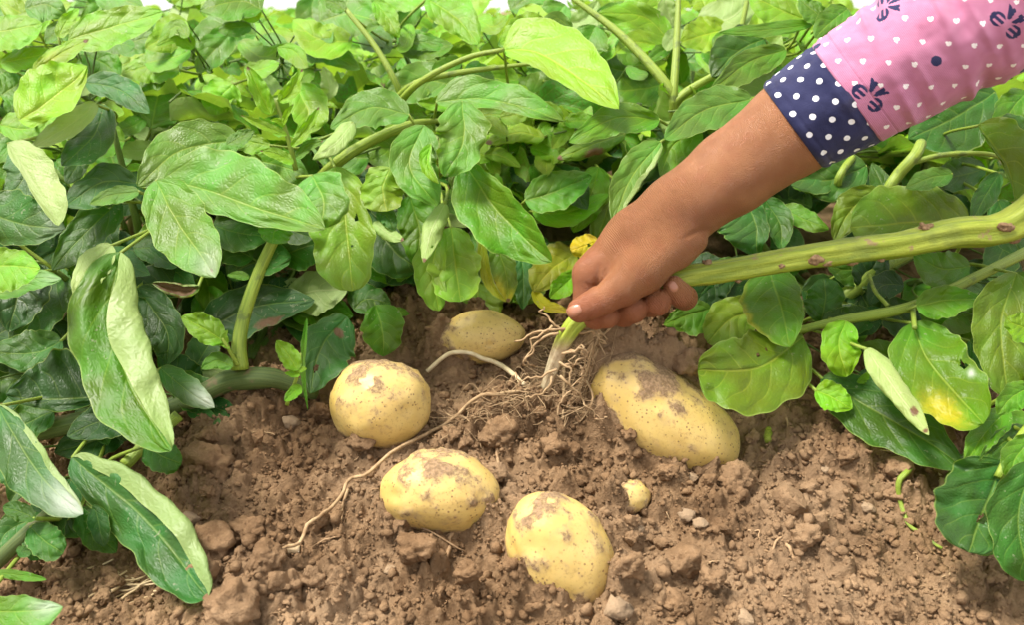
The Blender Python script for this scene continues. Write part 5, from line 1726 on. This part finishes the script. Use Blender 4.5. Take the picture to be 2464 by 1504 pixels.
def pink_print(a, b):
    out = np.zeros((len(a), 3))
    DA, DB = 48.0, 37.0
    a0, b0 = to_ab(2078, 143)
    u = ((a - a0) / DA + (b - b0) / DB) / 2; v = ((b - b0) / DB - (a - a0) / DA) / 2
    ca = np.round(u); cb = np.round(v)
    la = a0 + (ca - cb) * DA; lb = b0 + (ca + cb) * DB
    da, db = a - la, b - lb
    # hearts stand upright along the sleeve's cross direction with a slight turn
    c, s = math.cos(.55), math.sin(.55)
    hx, hy = da * c + db * s, -da * s + db * c
    jitter = hashi(ca.astype(np.int64), cb.astype(np.int64), np.zeros(len(a), np.int64), 4)
    hm = heart(hx, hy, 13.0 + jitter)
    block = np.zeros(len(a), bool)
    for (pa, pb) in BOWS: block |= np.hypot(la - pa, lb - pb) < 34
    for (pa, pb) in DOTS: block |= np.hypot(la - pa, lb - pb) < 24
    out[:, 0] = hm & ~block
    for (pa, pb) in DOTS: out[:, 1] += np.hypot(a - pa, b - pb) < 13.5
    for k, (pa, pb) in enumerate(BOWS):
        dx, dy = a - pa, b - pb
        th = 1.35 if k != 2 else 2.0
        # bow's up direction points down-left along the picture
        x = (dx * math.cos(th) + dy * math.sin(th)) / 42; y = (-dx * math.sin(th) + dy * math.cos(th)) / 42
        out[:, 1] += bow_shape(x, y)
    st = (np.abs(a - 46) < 1.6) & (np.mod(b, 9) < 6)
    out[:, 2] += st * .9
    return np.clip(out, 0, 1)
sleeve_part('sleeve', S_SEAM - 4, cum[4] + 90, 330, 1.0, M_PINK, pink_print, lip=4)
sleeve_part('sleeve', cum[4] + 88, cum[6], 60, 1.0, M_PINK, pink_print, 70, 30)
sleeve_part('cuff', S_OPEN, S_SEAM + 6, 60, .985, M_NAVY, None, 110, 40, wrinkle=False, lip=5)

# ------------------------------------------------------------------ litter on the soil
def strand(pts, r0, r1, mat, name, label, group, nseg=5, wig=.001, seed=0):
    Q = np.array([soil_at(x, y) + np.array([0, 0, .0040 if name == 'leaf_strip' else .0014]) for x, y in pts])
    Q = catmull(Q, max(8, len(pts) * 4))
    nzv = np.stack([fbm(np.stack([np.arange(len(Q)) * .4 + seed, np.full(len(Q), c * 9.1), np.zeros(len(Q))], 1), 2, seed + c) for c in range(3)], 1)
    Q = Q + nzv * wig
    o = tube_obj(name, Q, [r0, r1], mat, None, nseg=nseg, samples=len(Q))
    tag(o, label, {'straw_piece': 'straw', 'leaf_strip': 'leaf strip', 'stem_scrap': 'stem scrap'}.get(name, 'rootlet'), group)
    return o
strand([(1085, 1285), (1082, 1320), (1064, 1372)], .0012, .0014, M_ROOTD, 'root_twig', 'short brown twig standing below the middle oval potato', None, seed=2)
strand([(985, 1255), (1040, 1290), (1115, 1330)], .0006, .0005, M_ROOTD, 'root_twig', 'thin straight rootlet slanting below the middle oval potato', None, seed=3)
strand([(1194, 1078), (1196, 1100), (1195, 1145)], .0014, .0010, M_ROOTD, 'root_twig', 'short root stub at the right end of the middle potato', None, seed=4)
strand([(1905, 965), (1890, 1010), (1900, 1050)], .0009, .0006, M_ROOT, 'root_twig', 'forked rootlet on the soil below the round flat leaf', None, seed=5)
strand([(1880, 1290), (1850, 1335), (1800, 1320)], .0008, .0006, M_ROOTD, 'root_twig', 'bent rootlet beside the rounded clod at right', None, seed=6)
strand([(1890, 1310), (1910, 1345), (1925, 1365)], .0012, .0010, M_ROOTD, 'root_twig', 'short dry stick beside the rounded clod at right', None, seed=7)
strand([(2192, 1138), (2166, 1168), (2160, 1215), (2190, 1280), (2265, 1335)], .0022, .0009, M_STEM, 'leaf_strip', 'thin twisted green leaf strip lying on the soil at right', None, seed=8)
strand([(2220, 1090), (2245, 1125), (2265, 1165), (2262, 1185)], .0030, .0014, M_STRAW, 'straw_piece', 'crumpled dry stalk under the dark glossy leaf', None, seed=10)
strand([(2120, 1010), (2095, 985), (2070, 1000)], .0009, .0007, M_STRAW, 'straw_piece', 'bent dry stem in front of the dark glossy leaf', None, seed=12)
strand([(1846, 1035), (1850, 1065)], .0030, .0024, M_STALK, 'stem_scrap', 'short yellow stem scrap below the round flat leaf', None, nseg=8, seed=11)
for k in range(16):
    a = rng.uniform(-1.1, 1.1)
    x, y = 315 + rng.normal() * 32, 1405 + rng.normal() * 22
    l = rng.uniform(28, 62)
    strand([(x - l * math.cos(a), y - l * math.sin(a) * .6), (x + l * math.cos(a), y + l * math.sin(a) * .6)], rng.uniform(.0005, .0011), .0005, M_STRAW, 'straw_piece',
           'dry straw piece in the little heap under the large drooping leaf', 'straw heap at the lower left', seed=30 + k)
for k in range(34):
    x, y = rng.uniform(480, 2300), rng.uniform(1050, 1500)
    a = rng.uniform(0, 3.14); l = rng.uniform(12, 34)
    strand([(x - l * math.cos(a), y - l * math.sin(a) * .6), (x + rng.normal() * 5, y + rng.normal() * 5), (x + l * math.cos(a), y + l * math.sin(a) * .6)],
           rng.uniform(.0003, .0007), .0003, M_ROOTD if k % 3 else M_ROOT, 'root_twig', 'fine broken rootlet lying loose on the crumbly soil', 'fine rootlets on the soil', nseg=4, seed=60 + k)

# clean helper properties
for o in bpy.data.objects:
    if '_w' in o: del o['_w']
